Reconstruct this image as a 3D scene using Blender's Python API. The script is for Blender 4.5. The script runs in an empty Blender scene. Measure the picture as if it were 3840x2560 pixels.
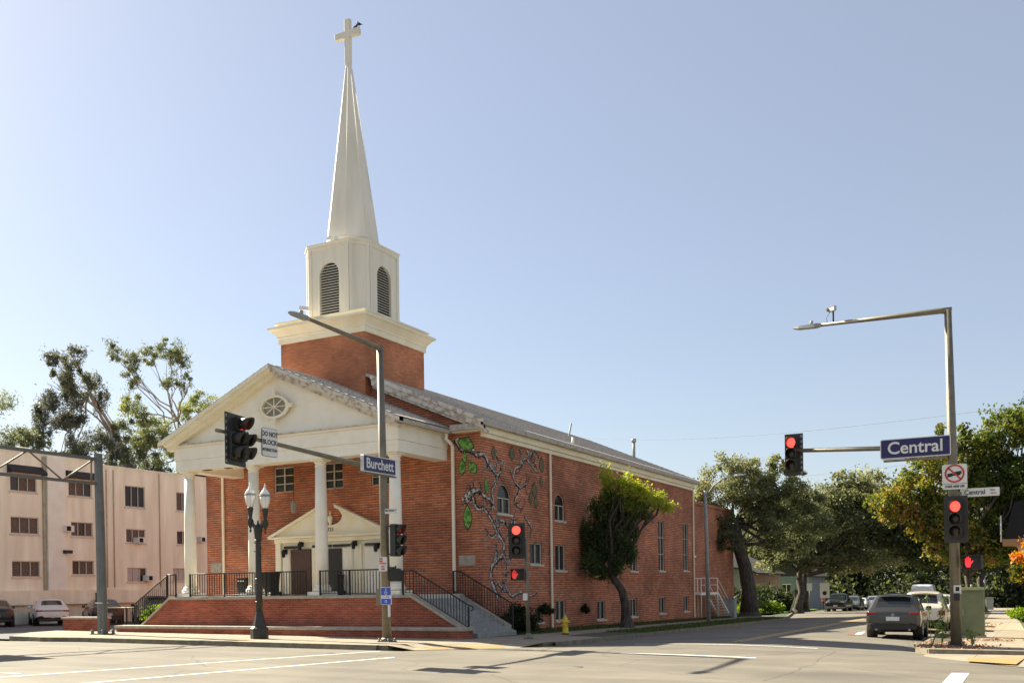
import bpy, bmesh, math, random
import numpy as np
from mathutils import Vector, Matrix
random.seed(7)
SC = bpy.context.scene
COL = SC.collection
PI = math.pi
R = math.radians

# ------------------------------------------------------------------ terrain
def g(x, y):
    x = max(-95, min(95, x)); y = max(-60, min(135, y))
    return -.007 * x - .014 * y

def kerb_l(y):   # kerb line of the side street, church side
    return -13.55 - .035 * (y - 29)

def kerb_r(y):
    return -3.15 - .03 * (y - 29)

# ------------------------------------------------------------------ materials
MATS = {}
class NT:
    def __init__(s, name):
        s.m = bpy.data.materials.new(name); s.m.use_nodes = True
        s.t = s.m.node_tree; s.n = s.t.nodes; s.l = s.t.links
        s.b = s.n['Principled BSDF']; s.out = s.n['Material Output']
    def add(s, typ, **kw):
        n = s.n.new(typ)
        for k, v in kw.items():
            if k in n.inputs: n.inputs[k].default_value = v
            else: setattr(n, k, v)
        return n
    def link(s, a, ao, b, bi): s.l.new(a.outputs[ao], b.inputs[bi])

def rgb(c): return (c[0], c[1], c[2], 1)

def ramp(nt, stops):
    r = nt.add('ShaderNodeValToRGB')
    e = r.color_ramp.elements
    while len(e) < len(stops): e.new(.5)
    for i, (p, c) in enumerate(stops):
        e[i].position = p; e[i].color = rgb(c)
    return r

def mat(name, c, rough=.6, metal=0, var=.12, scale=3., bump=0., bscale=40., c2=None, stretch=None, spec=.5, lo=.35, hi=.7):
    if name in MATS: return MATS[name]
    nt = NT(name)
    geo = nt.add('ShaderNodeNewGeometry')
    mp = nt.add('ShaderNodeMapping')
    nt.link(geo, 'Position', mp, 'Vector')
    if stretch: mp.inputs['Scale'].default_value = stretch
    no = nt.add('ShaderNodeTexNoise', Scale=scale, Detail=5.)
    nt.link(mp, 'Vector', no, 'Vector')
    if c2 is None: c2 = tuple(x * (1 - var * 2) for x in c)
    r = ramp(nt, [(lo, c2), (hi, c)])
    nt.link(no, 'Fac', r, 'Fac'); nt.link(r, 'Color', nt.b, 'Base Color')
    nt.b.inputs['Roughness'].default_value = rough
    nt.b.inputs['Metallic'].default_value = metal
    nt.b.inputs['Specular IOR Level'].default_value = spec
    if bump:
        n2 = nt.add('ShaderNodeTexNoise', Scale=bscale, Detail=3.)
        nt.link(geo, 'Position', n2, 'Vector')
        bm = nt.add('ShaderNodeBump', Strength=bump, Distance=.02)
        nt.link(n2, 'Fac', bm, 'Height'); nt.link(bm, 'Normal', nt.b, 'Normal')
    MATS[name] = nt.m
    return nt.m

def brick(name, c1, c2, mortar, row=.1, width=.33, msize=.012, stain=(.6, .55, .5), bump=.6, stripe=0.):
    if name in MATS: return MATS[name]
    nt = NT(name)
    geo = nt.add('ShaderNodeNewGeometry')
    sp = nt.add('ShaderNodeSeparateXYZ'); nt.link(geo, 'Position', sp, 'Vector')
    sn = nt.add('ShaderNodeSeparateXYZ'); nt.link(geo, 'True Normal', sn, 'Vector')
    ab = nt.add('ShaderNodeMath', operation='ABSOLUTE'); nt.link(sn, 'X', ab, 0)
    gt = nt.add('ShaderNodeMath', operation='GREATER_THAN'); nt.link(ab, 0, gt, 0); gt.inputs[1].default_value = .6
    mx = nt.add('ShaderNodeMix', data_type='FLOAT')
    nt.link(gt, 0, mx, 0); nt.link(sp, 'X', mx, 2); nt.link(sp, 'Y', mx, 3)
    cb = nt.add('ShaderNodeCombineXYZ'); nt.link(mx, 0, cb, 'X'); nt.link(sp, 'Z', cb, 'Y')
    bt = nt.add('ShaderNodeTexBrick', Scale=1.)
    bt.inputs['Color1'].default_value = rgb(c1); bt.inputs['Color2'].default_value = rgb(c2)
    bt.inputs['Mortar'].default_value = rgb(mortar)
    bt.inputs['Mortar Size'].default_value = msize; bt.inputs['Brick Width'].default_value = width
    bt.inputs['Row Height'].default_value = row; bt.inputs['Mortar Smooth'].default_value = .25
    bt.inputs['Bias'].default_value = -.1
    nt.link(cb, 0, bt, 'Vector')
    no = nt.add('ShaderNodeTexNoise', Scale=.55, Detail=6.); nt.link(geo, 'Position', no, 'Vector')
    r = ramp(nt, [(.38, stain), (.62, (1.08, 1.05, 1.0))]); nt.link(no, 'Fac', r, 'Fac')
    no3 = nt.add('ShaderNodeTexNoise', Scale=7., Detail=3.)
    mp3 = nt.add('ShaderNodeMapping'); mp3.inputs['Scale'].default_value = (.4, .4, 2.2)
    nt.link(geo, 'Position', mp3, 'Vector'); nt.link(mp3, 'Vector', no3, 'Vector')
    r3 = ramp(nt, [(.35, (.72, .72, .74)), (.68, (1.2, 1.18, 1.15))]); nt.link(no3, 'Fac', r3, 'Fac')
    m1 = nt.add('ShaderNodeMix', data_type='RGBA', blend_type='MULTIPLY'); m1.inputs[0].default_value = .75
    nt.link(bt, 'Color', m1, 6); nt.link(r, 'Color', m1, 7)
    m2 = nt.add('ShaderNodeMix', data_type='RGBA', blend_type='MULTIPLY'); m2.inputs[0].default_value = .8
    nt.link(m1, 2, m2, 6); nt.link(r3, 'Color', m2, 7)
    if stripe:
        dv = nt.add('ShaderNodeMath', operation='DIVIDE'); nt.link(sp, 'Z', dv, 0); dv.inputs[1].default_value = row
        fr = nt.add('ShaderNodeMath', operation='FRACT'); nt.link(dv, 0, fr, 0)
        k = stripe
        rs = ramp(nt, [(.0, (1-k*.9,)*3), (.16, (1-k, 1-k, 1-k*1.05)), (.5, (1.,)*3), (.66, (1+k*1.1, 1+k*1.6, 1+k*2.6)), (.86, (1+k*1.3, 1+k*1.8, 1+k*3.0)), (1., (1-k*.7,)*3)])  # pale mortar line, plus the raked joint's shadow painted as a dark line
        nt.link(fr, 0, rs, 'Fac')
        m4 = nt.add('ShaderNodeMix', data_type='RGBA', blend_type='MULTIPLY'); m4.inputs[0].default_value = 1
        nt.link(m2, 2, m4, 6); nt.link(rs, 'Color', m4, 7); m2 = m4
    nt.link(m2, 2, nt.b, 'Base Color')
    nt.b.inputs['Roughness'].default_value = .85
    bm = nt.add('ShaderNodeBump', Strength=bump, Distance=.025); bm.invert = True
    nt.link(bt, 'Fac', bm, 'Height'); nt.link(bm, 'Normal', nt.b, 'Normal')
    MATS[name] = nt.m
    return nt.m

def glass_mat(name, c=(.03, .035, .04), rough=.06):
    if name in MATS: return MATS[name]
    nt = NT(name)
    nt.b.inputs['Base Color'].default_value = rgb(c); nt.b.inputs['Roughness'].default_value = rough
    nt.b.inputs['Specular IOR Level'].default_value = .35
    MATS[name] = nt.m; return nt.m

def emit(name, c, s, base=(.3, .02, .02)):
    if name in MATS: return MATS[name]
    nt = NT(name)
    nt.b.inputs['Base Color'].default_value = rgb(base)
    nt.b.inputs['Emission Color'].default_value = rgb(c); nt.b.inputs['Emission Strength'].default_value = s
    MATS[name] = nt.m; return nt.m

def leafmat(name, stops, transl=.42):
    if name in MATS: return MATS[name]
    nt = NT(name)
    at = nt.add('ShaderNodeAttribute', attribute_name='tint')
    r = ramp(nt, stops); nt.link(at, 'Fac', r, 'Fac')
    nt.link(r, 'Color', nt.b, 'Base Color'); nt.b.inputs['Roughness'].default_value = .55
    nt.b.inputs['Specular IOR Level'].default_value = .3
    tr = nt.add('ShaderNodeBsdfTranslucent')
    hs = nt.add('ShaderNodeHueSaturation', Saturation=1.15, Value=1.5); nt.link(r, 'Color', hs, 'Color')
    nt.link(hs, 'Color', tr, 'Color')
    mx = nt.add('ShaderNodeMixShader'); mx.inputs[0].default_value = transl
    nt.l.new(nt.b.outputs[0], mx.inputs[1]); nt.l.new(tr.outputs[0], mx.inputs[2])
    nt.l.new(mx.outputs[0], nt.out.inputs['Surface'])
    MATS[name] = nt.m; return nt.m

def carpaint(name, c, metal=.4, rough=.3):
    if name in MATS: return MATS[name]
    nt = NT(name)
    nt.b.inputs['Base Color'].default_value = rgb(c); nt.b.inputs['Metallic'].default_value = metal
    nt.b.inputs['Roughness'].default_value = rough; nt.b.inputs['Coat Weight'].default_value = .7
    nt.b.inputs['Coat Roughness'].default_value = .06
    MATS[name] = nt.m; return nt.m

def asphalt():
    nt = NT('asphalt')
    geo = nt.add('ShaderNodeNewGeometry')
    n1 = nt.add('ShaderNodeTexNoise', Scale=.35, Detail=7., Roughness=.6); nt.link(geo, 'Position', n1, 'Vector')
    mp = nt.add('ShaderNodeMapping'); mp.inputs['Scale'].default_value = (.12, 1.6, 1)
    nt.link(geo, 'Position', mp, 'Vector')
    n2 = nt.add('ShaderNodeTexNoise', Scale=.7, Detail=5.); nt.link(mp, 'Vector', n2, 'Vector')
    n3 = nt.add('ShaderNodeTexNoise', Scale=55., Detail=2.); nt.link(geo, 'Position', n3, 'Vector')
    r1 = ramp(nt, [(.3, (.135, .116, .088)), (.7, (.205, .181, .14))]); nt.link(n1, 'Fac', r1, 'Fac')
    r2 = ramp(nt, [(.35, (.84, .84, .85)), (.65, (1.08, 1.07, 1.05))]); nt.link(n2, 'Fac', r2, 'Fac')
    r3 = ramp(nt, [(.3, (.78, .78, .78)), (.7, (1.15, 1.15, 1.15))]); nt.link(n3, 'Fac', r3, 'Fac')
    a = nt.add('ShaderNodeMix', data_type='RGBA', blend_type='MULTIPLY'); a.inputs[0].default_value = 1
    nt.link(r1, 'Color', a, 6); nt.link(r2, 'Color', a, 7)
    b = nt.add('ShaderNodeMix', data_type='RGBA', blend_type='MULTIPLY'); b.inputs[0].default_value = 1
    nt.link(a, 2, b, 6); nt.link(r3, 'Color', b, 7)
    # broad worn patches and oily lane middles
    n5 = nt.add('ShaderNodeTexNoise', Scale=.16, Detail=3.); nt.link(geo, 'Position', n5, 'Vector')
    r5 = ramp(nt, [(.42, (.86, .86, .87)), (.46, (1.0, 1.0, 1.0)), (.62, (1.04, 1.03, 1.02))]); nt.link(n5, 'Fac', r5, 'Fac')
    b2 = nt.add('ShaderNodeMix', data_type='RGBA', blend_type='MULTIPLY'); b2.inputs[0].default_value = 1
    nt.link(b, 2, b2, 6); nt.link(r5, 'Color', b2, 7); b = b2
    # thin cracks
    n4 = nt.add('ShaderNodeTexNoise', Scale=.6, Detail=4.); nt.link(geo, 'Position', n4, 'Vector')
    vm = nt.add('ShaderNodeMix', data_type='VECTOR'); vm.inputs[0].default_value = .25
    nt.l.new(geo.outputs['Position'], vm.inputs[4]); nt.l.new(n4.outputs['Color'], vm.inputs[5])
    vo = nt.add('ShaderNodeTexVoronoi', feature='DISTANCE_TO_EDGE', Scale=.32); nt.l.new(vm.outputs[1], vo.inputs['Vector'])
    rc = ramp(nt, [(.0, (.45, .43, .42)), (.006, (1, 1, 1))]); nt.link(vo, 'Distance', rc, 'Fac')
    c = nt.add('ShaderNodeMix', data_type='RGBA', blend_type='MULTIPLY'); c.inputs[0].default_value = .8
    nt.link(b, 2, c, 6); nt.link(rc, 'Color', c, 7)
    nt.link(c, 2, nt.b, 'Base Color'); nt.b.inputs['Roughness'].default_value = .85
    bm = nt.add('ShaderNodeBump', Strength=.35, Distance=.01); nt.link(n3, 'Fac', bm, 'Height'); nt.link(bm, 'Normal', nt.b, 'Normal')
    MATS['asphalt'] = nt.m; return nt.m

def paving():
    nt = NT('paving_concrete')
    geo = nt.add('ShaderNodeNewGeometry')
    bt = nt.add('ShaderNodeTexBrick', Scale=1.); bt.offset = 0
    bt.inputs['Color1'].default_value = (.33, .28, .20, 1); bt.inputs['Color2'].default_value = (.30, .25, .185, 1)
    bt.inputs['Mortar'].default_value = (.15, .14, .13, 1); bt.inputs['Mortar Size'].default_value = .012
    bt.inputs['Brick Width'].default_value = 1.5; bt.inputs['Row Height'].default_value = 1.5
    nt.link(geo, 'Position', bt, 'Vector')
    n1 = nt.add('ShaderNodeTexNoise', Scale=2.2, Detail=7.); nt.link(geo, 'Position', n1, 'Vector')
    r1 = ramp(nt, [(.3, (.75, .74, .73)), (.65, (1.06, 1.05, 1.03))]); nt.link(n1, 'Fac', r1, 'Fac')
    a = nt.add('ShaderNodeMix', data_type='RGBA', blend_type='MULTIPLY'); a.inputs[0].default_value = 1
    nt.link(bt, 'Color', a, 6); nt.link(r1, 'Color', a, 7); nt.link(a, 2, nt.b, 'Base Color')
    nt.b.inputs['Roughness'].default_value = .9
    MATS['paving'] = nt.m; return nt.m

ASPH = asphalt(); PAVE = paving()
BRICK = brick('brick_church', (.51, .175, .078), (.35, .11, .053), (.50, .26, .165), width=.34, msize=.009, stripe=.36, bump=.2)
BRICKT = brick('brick_tower', (.56, .22, .11), (.50, .20, .10), (.48, .22, .13), msize=.006, bump=.15)
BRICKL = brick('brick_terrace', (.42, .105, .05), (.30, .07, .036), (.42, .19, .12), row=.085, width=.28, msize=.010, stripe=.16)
CREAM = mat('cream_paint', (.90, .83, .65), rough=.6, scale=1.6, c2=(.84, .74, .52), lo=.3, hi=.6)
WHITE = mat('white_paint', (.93, .87, .74), rough=.5, scale=2.2, c2=(.87, .80, .64), lo=.3, hi=.6)
WEATH = mat('weathered_paint', (.68, .62, .52), rough=.8, scale=5., c2=(.38, .31, .24), lo=.36, hi=.52)
SPIRE = mat('spire_paint', (.90, .83, .70), rough=.5, scale=2.2, c2=(.76, .70, .56), stretch=(1, 1, .12), lo=.3, hi=.7)
SHING = mat('roof_shingle', (.56, .50, .44), rough=.95, scale=9., c2=(.33, .30, .27), bump=.6, bscale=25., lo=.35, hi=.62)
GUTT = mat('gutter_stained', (.47, .42, .35), rough=.8, scale=5., c2=(.34, .29, .24), lo=.36, hi=.5)
CONC = mat('concrete', (.47, .41, .32), rough=.9, scale=5., var=.14, bump=.15)
STEP = mat('step_concrete', (.36, .35, .33), rough=.9, scale=4., var=.15)
KERB = mat('kerb_concrete', (.27, .23, .16), rough=.9, scale=4., c2=(.16, .135, .09))
IRON = mat('wrought_iron', (.02, .018, .016), rough=.5, metal=.3)
POLE = mat('galvanised_pole', (.23, .20, .145), rough=.5, metal=.35, scale=5., var=.12)
POLED = mat('dark_pole_paint', (.16, .165, .16), rough=.45, metal=.3, var=.1)
BLACK = mat('black_plastic', (.018, .018, .017), rough=.55)
SIGB = mat('signal_black', (.035, .033, .028), rough=.5)
LAMPM = mat('lamp_post_iron', (.045, .042, .036), rough=.45, metal=.2)
DOOR = mat('brown_door_wood', (.11, .05, .028), rough=.45, scale=6., stretch=(4, 4, .5), c2=(.06, .026, .016))
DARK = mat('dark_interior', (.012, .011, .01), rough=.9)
GLASS = glass_mat('window_glass', (.028, .027, .026), .22)
STUCCO = mat('pink_stucco', (.90, .87, .70), rough=.9, scale=1.6, stretch=(1, 1, .18), c2=(.74, .68, .52), bump=.15)
STUCCOG = mat('grey_stucco', (.84, .83, .72), rough=.9, scale=1.5, var=.05)
BLIND = mat('window_blind', (.15, .11, .085), rough=.7, scale=8., var=.2)
BLIND2 = mat('pale_curtain', (.52, .48, .44), rough=.8, scale=5., var=.12)
ALU = mat('window_frame', (.62, .57, .48), rough=.5, var=.06)
PAINTW = mat('road_paint_white', (.78, .75, .68), rough=.7, scale=6., c2=(.5, .47, .42), lo=.25, hi=.45)
PAINTY = mat('road_paint_yellow', (.62, .42, .12), rough=.7, scale=6., c2=(.35, .27, .14), lo=.25, hi=.5)
TACT = mat('tactile_yellow', (.44, .26, .075), rough=.8, scale=4., c2=(.33, .215, .09))
GRASSM = mat('grass_ground', (.075, .10, .035), rough=.95, scale=3., c2=(.05, .055, .025), bump=.5, bscale=60.)
DIRT = mat('parkway_soil', (.13, .10, .07), rough=.95, scale=5., c2=(.07, .07, .035), bump=.4, bscale=50.)
BARK = mat('tree_bark', (.13, .105, .08), rough=.95, scale=9., stretch=(1, 1, .3), c2=(.04, .033, .026), bump=.8, bscale=30.)
BARKE = mat('pale_bark', (.38, .33, .27), rough=.85, scale=4., stretch=(1, 1, .3), c2=(.22, .18, .14))
RUBBER = mat('tyre_rubber', (.02, .02, .02), rough=.8)
RIM = mat('wheel_rim', (.35, .35, .36), rough=.3, metal=.8)
TAIL = mat('tail_light', (.32, .012, .012), rough=.2)
HEADL = mat('head_light', (.6, .62, .64), rough=.12)
PLATE = mat('licence_plate', (.7, .7, .7), rough=.4, scale=30., c2=(.35, .38, .45), lo=.3, hi=.5)
SIGNW = mat('sign_white', (.74, .73, .69), rough=.5, var=.04)
SIGNBK = mat('sign_ink_black', (.015, .015, .015), rough=.6)
SIGNR = mat('sign_ink_red', (.60, .045, .03), rough=.5)
SIGNBL = mat('sign_blue', (.018, .014, .10), rough=.35, var=.05)
SIGNBL2 = mat('parking_sign_blue', (.04, .09, .55), rough=.35, var=.05)
YEL = mat('hydrant_yellow', (.75, .52, .03), rough=.45, scale=8., var=.08)
CGLASS = glass_mat('car_glass', (.02, .022, .022), .05)
CGLASS.node_tree.nodes['Principled BSDF'].inputs['Specular IOR Level'].default_value = .8
LGLASS = mat('lamp_glass', (.93, .91, .84), rough=.15, var=.03)
GRN = mat('cabinet_green', (.19, .21, .10), rough=.6, scale=3., var=.1)
GRY = mat('utility_grey', (.34, .36, .34), rough=.6)
RED_LIT = emit('signal_red_lit', (1, .065, .045), .95)
HAND_LIT = emit('hand_red_lit', (1, .03, .04), .5)
LENS_OFF = mat('signal_lens_dark', (.05, .04, .03), rough=.25)
LENS_DIMR = emit('signal_red_dim', (1, .05, .03), .3)

# ------------------------------------------------------------------ mesh building
class MB:
    def __init__(s): s.v = []; s.f = []; s.mi = []; s.sm = []
    def add(s, vs, fs, mi=0, sm=False, M=None):
        o = len(s.v)
        for v in vs: s.v.append(tuple(M @ Vector(v)) if M is not None else tuple(v))
        for f in fs: s.f.append(tuple(i + o for i in f)); s.mi.append(mi); s.sm.append(sm)
        return s
    def box(s, x0, x1, y0, y1, z0, z1, mi=0, M=None):
        v = [(x0,y0,z0),(x1,y0,z0),(x1,y1,z0),(x0,y1,z0),(x0,y0,z1),(x1,y0,z1),(x1,y1,z1),(x0,y1,z1)]
        return s.add(v, [(0,3,2,1),(4,5,6,7),(0,1,5,4),(1,2,6,5),(2,3,7,6),(3,0,4,7)], mi, False, M)
    def quad(s, a, b, c, d, mi=0): return s.add([a, b, c, d], [(0,1,2,3)], mi)
    def poly(s, pts, mi=0): return s.add(pts, [tuple(range(len(pts)))], mi)
    def lathe(s, prof, n=16, mi=0, M=None, sm=True, cap=True):
        vs = []; fs = []
        for r, z in prof:
            for i in range(n):
                a = 2 * PI * i / n; vs.append((r * math.cos(a), r * math.sin(a), z))
        for j in range(len(prof) - 1):
            for i in range(n):
                k = (i + 1) % n
                fs.append((j*n+i, j*n+k, (j+1)*n+k, (j+1)*n+i))
        s.add(vs, fs, mi, sm, M)
        if cap:
            o = len(s.v) - len(vs)
            s.f.append(tuple(o + i for i in reversed(range(n)))); s.mi.append(mi); s.sm.append(False)
            s.f.append(tuple(o + (len(prof)-1)*n + i for i in range(n))); s.mi.append(mi); s.sm.append(False)
        return s
    def cyl(s, a, b, r0, r1=None, n=10, mi=0, sm=True):
        return s.tube([a, b], [r0, r0 if r1 is None else r1], n, mi, sm)
    def tube(s, pts, rad, n=8, mi=0, sm=True):
        pts = [Vector(p) for p in pts]
        if not isinstance(rad, (list, tuple)): rad = [rad] * len(pts)
        vs = []; fs = []
        ref = None
        for i, p in enumerate(pts):
            t = (pts[min(i+1, len(pts)-1)] - pts[max(i-1, 0)]).normalized()
            if ref is None:
                ref = Vector((0,0,1)) if abs(t.z) < .9 else Vector((1,0,0))
            u = (ref - t * ref.dot(t)).normalized(); w = t.cross(u); ref = u
            for k in range(n):
                a = 2 * PI * (k + .5) / n
                vs.append(p + (u * math.cos(a) + w * math.sin(a)) * rad[i])
        for j in range(len(pts) - 1):
            for i in range(n):
                k = (i + 1) % n
                fs.append((j*n+i, j*n+k, (j+1)*n+k, (j+1)*n+i))
        s.add(vs, fs, mi, sm)
        o = len(s.v) - len(vs)
        s.f.append(tuple(o + i for i in reversed(range(n)))); s.mi.append(mi); s.sm.append(False)
        s.f.append(tuple(o + (len(pts)-1)*n + i for i in range(n))); s.mi.append(mi); s.sm.append(False)
        return s
    def prism(s, poly, t, M, mi=0, back=True):
        # 2D polygon (x right, y up) extruded by t along -normal, M maps (x, y, n)
        n = len(poly)
        vs = [(p[0], p[1], 0) for p in poly] + [(p[0], p[1], -t) for p in poly]
        fs = [tuple(range(n))]
        if back: fs.append(tuple(reversed(range(n, 2*n))))
        for i in range(n):
            k = (i+1) % n; fs.append((i, i+n, k+n, k))
        return s.add(vs, fs, mi, False, M)
    def sweep(s, path, prof, M=None, mi=0, closed=True):
        # profile of (offset outwards, z) swept along a rectangle-like path of (x, y, nx, ny)
        vs = []; fs = []; m = len(prof)
        for x, y, nx, ny in path:
            for o, z in prof: vs.append((x + nx*o, y + ny*o, z))
        n = len(path)
        for i in range(n if closed else n-1):
            k = (i+1) % n
            for j in range(m-1):
                fs.append((i*m+j, k*m+j, k*m+j+1, i*m+j+1))
        return s.add(vs, fs, mi, False, M)
    def build(s, name, mats, parent=None, loc=None, bevel=0, **kw):
        me = bpy.data.meshes.new(name)
        me.from_pydata([tuple(v) for v in s.v], [], s.f)
        if not isinstance(mats, (list, tuple)): mats = [mats]
        for m in mats: me.materials.append(m)
        me.polygons.foreach_set('material_index', s.mi)
        me.polygons.foreach_set('use_smooth', s.sm)
        me.update()
        o = bpy.data.objects.new(name, me); COL.objects.link(o)
        if loc is not None: o.location = loc
        if parent is not None: o.parent = parent
        if bevel:
            b = o.modifiers.new('bevel', 'BEVEL'); b.width = bevel; b.segments = 2; b.limit_method = 'ANGLE'
        for k, v in kw.items(): o[k] = v
        return o

def thing(name, label, cat, loc=(0,0,0), rz=0, group=None):
    o = bpy.data.objects.new(name, None); COL.objects.link(o)
    o.location = loc; o.rotation_euler = (0, 0, rz); o['label'] = label; o['category'] = cat
    o.empty_display_size = .2
    if group: o['group'] = group
    return o

def tag(o, label, cat, group=None):
    o['label'] = label; o['category'] = cat
    if group: o['group'] = group
    return o

def frame(loc, normal):
    # matrix: x = viewer's right, y = up, z = towards the viewer
    n = Vector(normal).normalized(); up = Vector((0,0,1))
    r = up.cross(n).normalized(); u = n.cross(r)
    M = Matrix(((r.x, u.x, n.x, loc[0]), (r.y, u.y, n.y, loc[1]), (r.z, u.z, n.z, loc[2]), (0,0,0,1)))
    return M

def text(s, size, M, m, name, parent, bold=.0, sx=1., t=.004):
    cu = bpy.data.curves.new('lettering', 'FONT'); cu.body = s; cu.size = size
    cu.align_x = 'CENTER'; cu.align_y = 'CENTER'; cu.offset = bold; cu.extrude = t; cu.resolution_u = 4
    o = bpy.data.objects.new('lettering', cu); COL.objects.link(o)
    dg = bpy.context.evaluated_depsgraph_get()
    me = bpy.data.meshes.new_from_object(o.evaluated_get(dg))
    bpy.data.objects.remove(o); bpy.data.curves.remove(cu)
    me.transform(M @ Matrix.Diagonal((sx, 1, 1, 1)))
    me.materials.clear(); me.materials.append(m)
    ob = bpy.data.objects.new(name, me); COL.objects.link(ob)
    if parent: ob.parent = parent
    return ob

def ring(r0, r1, n, M, mb, t=.004, mi=0, sy=1.):
    vs = []; fs = []
    for i in range(n):
        a = 2*PI*i/n; c, s_ = math.cos(a), math.sin(a)*sy
        vs += [(r0*c, r0*s_, 0), (r1*c, r1*s_, 0), (r0*c, r0*s_, -t), (r1*c, r1*s_, -t)]
    for i in range(n):
        k = (i+1) % n; a = 4*i; b = 4*k
        fs += [(a, a+1, b+1, b), (a+1, a+3, b+3, b+1), (a+2, a, b, b+2)]
    mb.add(vs, fs, mi, False, M)

def disc(r, n=20, sy=1.): return [(r*math.cos(2*PI*i/n), r*sy*math.sin(2*PI*i/n)) for i in range(n)]

# ------------------------------------------------------------------ setting
def sheet(name, poly, h=0., t=.3, mats=None, z=g, kind='structure', skirt=True):
    n = len(poly)
    mb = MB()
    top = [(x, y, z(x, y) + h) for x, y in poly]; bot = [(x, y, z(x, y) + h - t) for x, y in poly]
    mb.add(top + bot, [tuple(range(n))] + ([(i, i+n, (i+1) % n + n, (i+1) % n) for i in range(n)] if skirt else []))
    mb.mi = [0] + [1 if mats and isinstance(mats, (list, tuple)) else 0] * (len(mb.f) - 1)
    o = mb.build(name, mats); o['kind'] = kind
    return o

def grid_sheet(name, xs, ys, zf, m, xf=None):
    mb = MB(); vs = []; fs = []
    for j, y in enumerate(ys):
        for i, u in enumerate(xs):
            x = xf(u, y) if xf else u
            vs.append((x, y, zf(x, y, u)))
    nx = len(xs)
    for j in range(len(ys)-1):
        for i in range(nx-1):
            fs.append((j*nx+i, j*nx+i+1, (j+1)*nx+i+1, (j+1)*nx+i))
    mb.add(vs, fs, 0, True)
    o = mb.build(name, m); o['kind'] = 'structure'; return o

# ground to the horizon
grid_sheet('ground', [-1500, -95, -60, 0, 60, 95, 1500], [-800, -60, 0, 60, 135, 1500], lambda x, y, u: g(x, y) - .12, DIRT)
def crown(x, y, u=None):
    if u is None:
        a, b = kerb_l(y), kerb_r(y); u = (x - a) / (b - a)
    u = max(0., min(1., u)); k = max(0., min(1., (y - 20) / 10)); k = k*k*(3-2*k)
    return .17 * k * (1 - (2*u - 1) ** 2)
def groad(x, y): return g(x, y) + (crown(x, y) if y > 20 else 0)
# the avenue in front
grid_sheet('avenue_road', [-95, -60, -30, -10, 10, 30, 60, 95], [-9, 5, 20], lambda x, y, u: g(x, y), ASPH)
MB().add([(-95, 20, g(-95, 20)), (-16.6, 20, g(-16.6, 20)), (-16.6, 24.35, g(-16.6, 24.35)), (-31, 24.35, g(-31, 24.35)), (-33.6, 23.6, g(-33.6, 23.6)), (-34.6, 23.6, g(-34.6, 23.6)), (-95, 24.35, g(-95, 24.35))],
         [(0,1,2,3,4,5,6)]).build('avenue_road_edge', ASPH, kind='structure')
MB().add([(.2, 20, g(.2, 20)), (95, 20, g(95, 20)), (95, 24.2, g(95, 24.2)), (.2, 24.2, g(.2, 24.2))], [(0,1,2,3)]).build('avenue_road_side', ASPH, kind='structure')
# side street with its crown, running away
def sx(u, y):
    lo = kerb_l(y) - .3; hi = kerb_r(y) + .3
    if y < 29:
        k = min(1., (29 - y) / 4.5); lo = lo*(1-k) + (-16.6)*k; hi = hi*(1-k) + .2*k
    if y > 66: lo -= min(6., (y - 66) * .16)
    return lo + (hi - lo) * u
us = [i / 12 for i in range(13)]
grid_sheet('side_street_road', us, [20, 21.5, 23, 24.5, 26, 28, 30, 35, 40, 50, 60, 66, 75, 90, 110, 135, 200, 320], lambda x, y, u: g(x, y) + crown(x, y, u), ASPH, sx)

# church pavement block with its rounded corner and dropped kerb
def arc(cx, cy, r, a0, a1, n=7): return [(cx + r*math.cos(R(a0 + (a1-a0)*i/n)), cy + r*math.sin(R(a0 + (a1-a0)*i/n))) for i in range(n+1)]
cp_ = [(-32.2, 23.95), (-30.6, 24.45), (-17.9, 24.45), (-16.3, 24.75)] + [(-13.65, 27.3), (-13.6, 29), (kerb_l(33), 33)]
cp_ += [(-14.75, 33), (-15.2, 33.6), (-17.5, 34), (-17.5, 75), (-19.1, 75), (-19.1, 29.9), (-35.3, 29.9), (-38.3, 29.2), (-37.4, 27.2), (-34.3, 24.2)]
sheet('sidewalk', [(-32.2, 23.95), (-30.6, 24.45), (-17.9, 24.45), (-17.3, 24.55), (-17.3, 26.0), (-15.4, 28.0), (-13.95, 28.3), (-13.75, 30), (kerb_l(33)-.1, 33), (-15.7, 33.5), (-15.9, 36),
      (-17.1, 62), (-17.6, 75), (-18.9, 75), (-18.4, 62), (-17.35, 36), (-17.4, 31.5), (-17.4, 29.9), (-35.3, 29.9), (-38.3, 29.2), (-37.4, 27.2), (-34.3, 24.2)], .15, .4, [PAVE, KERB])
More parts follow.
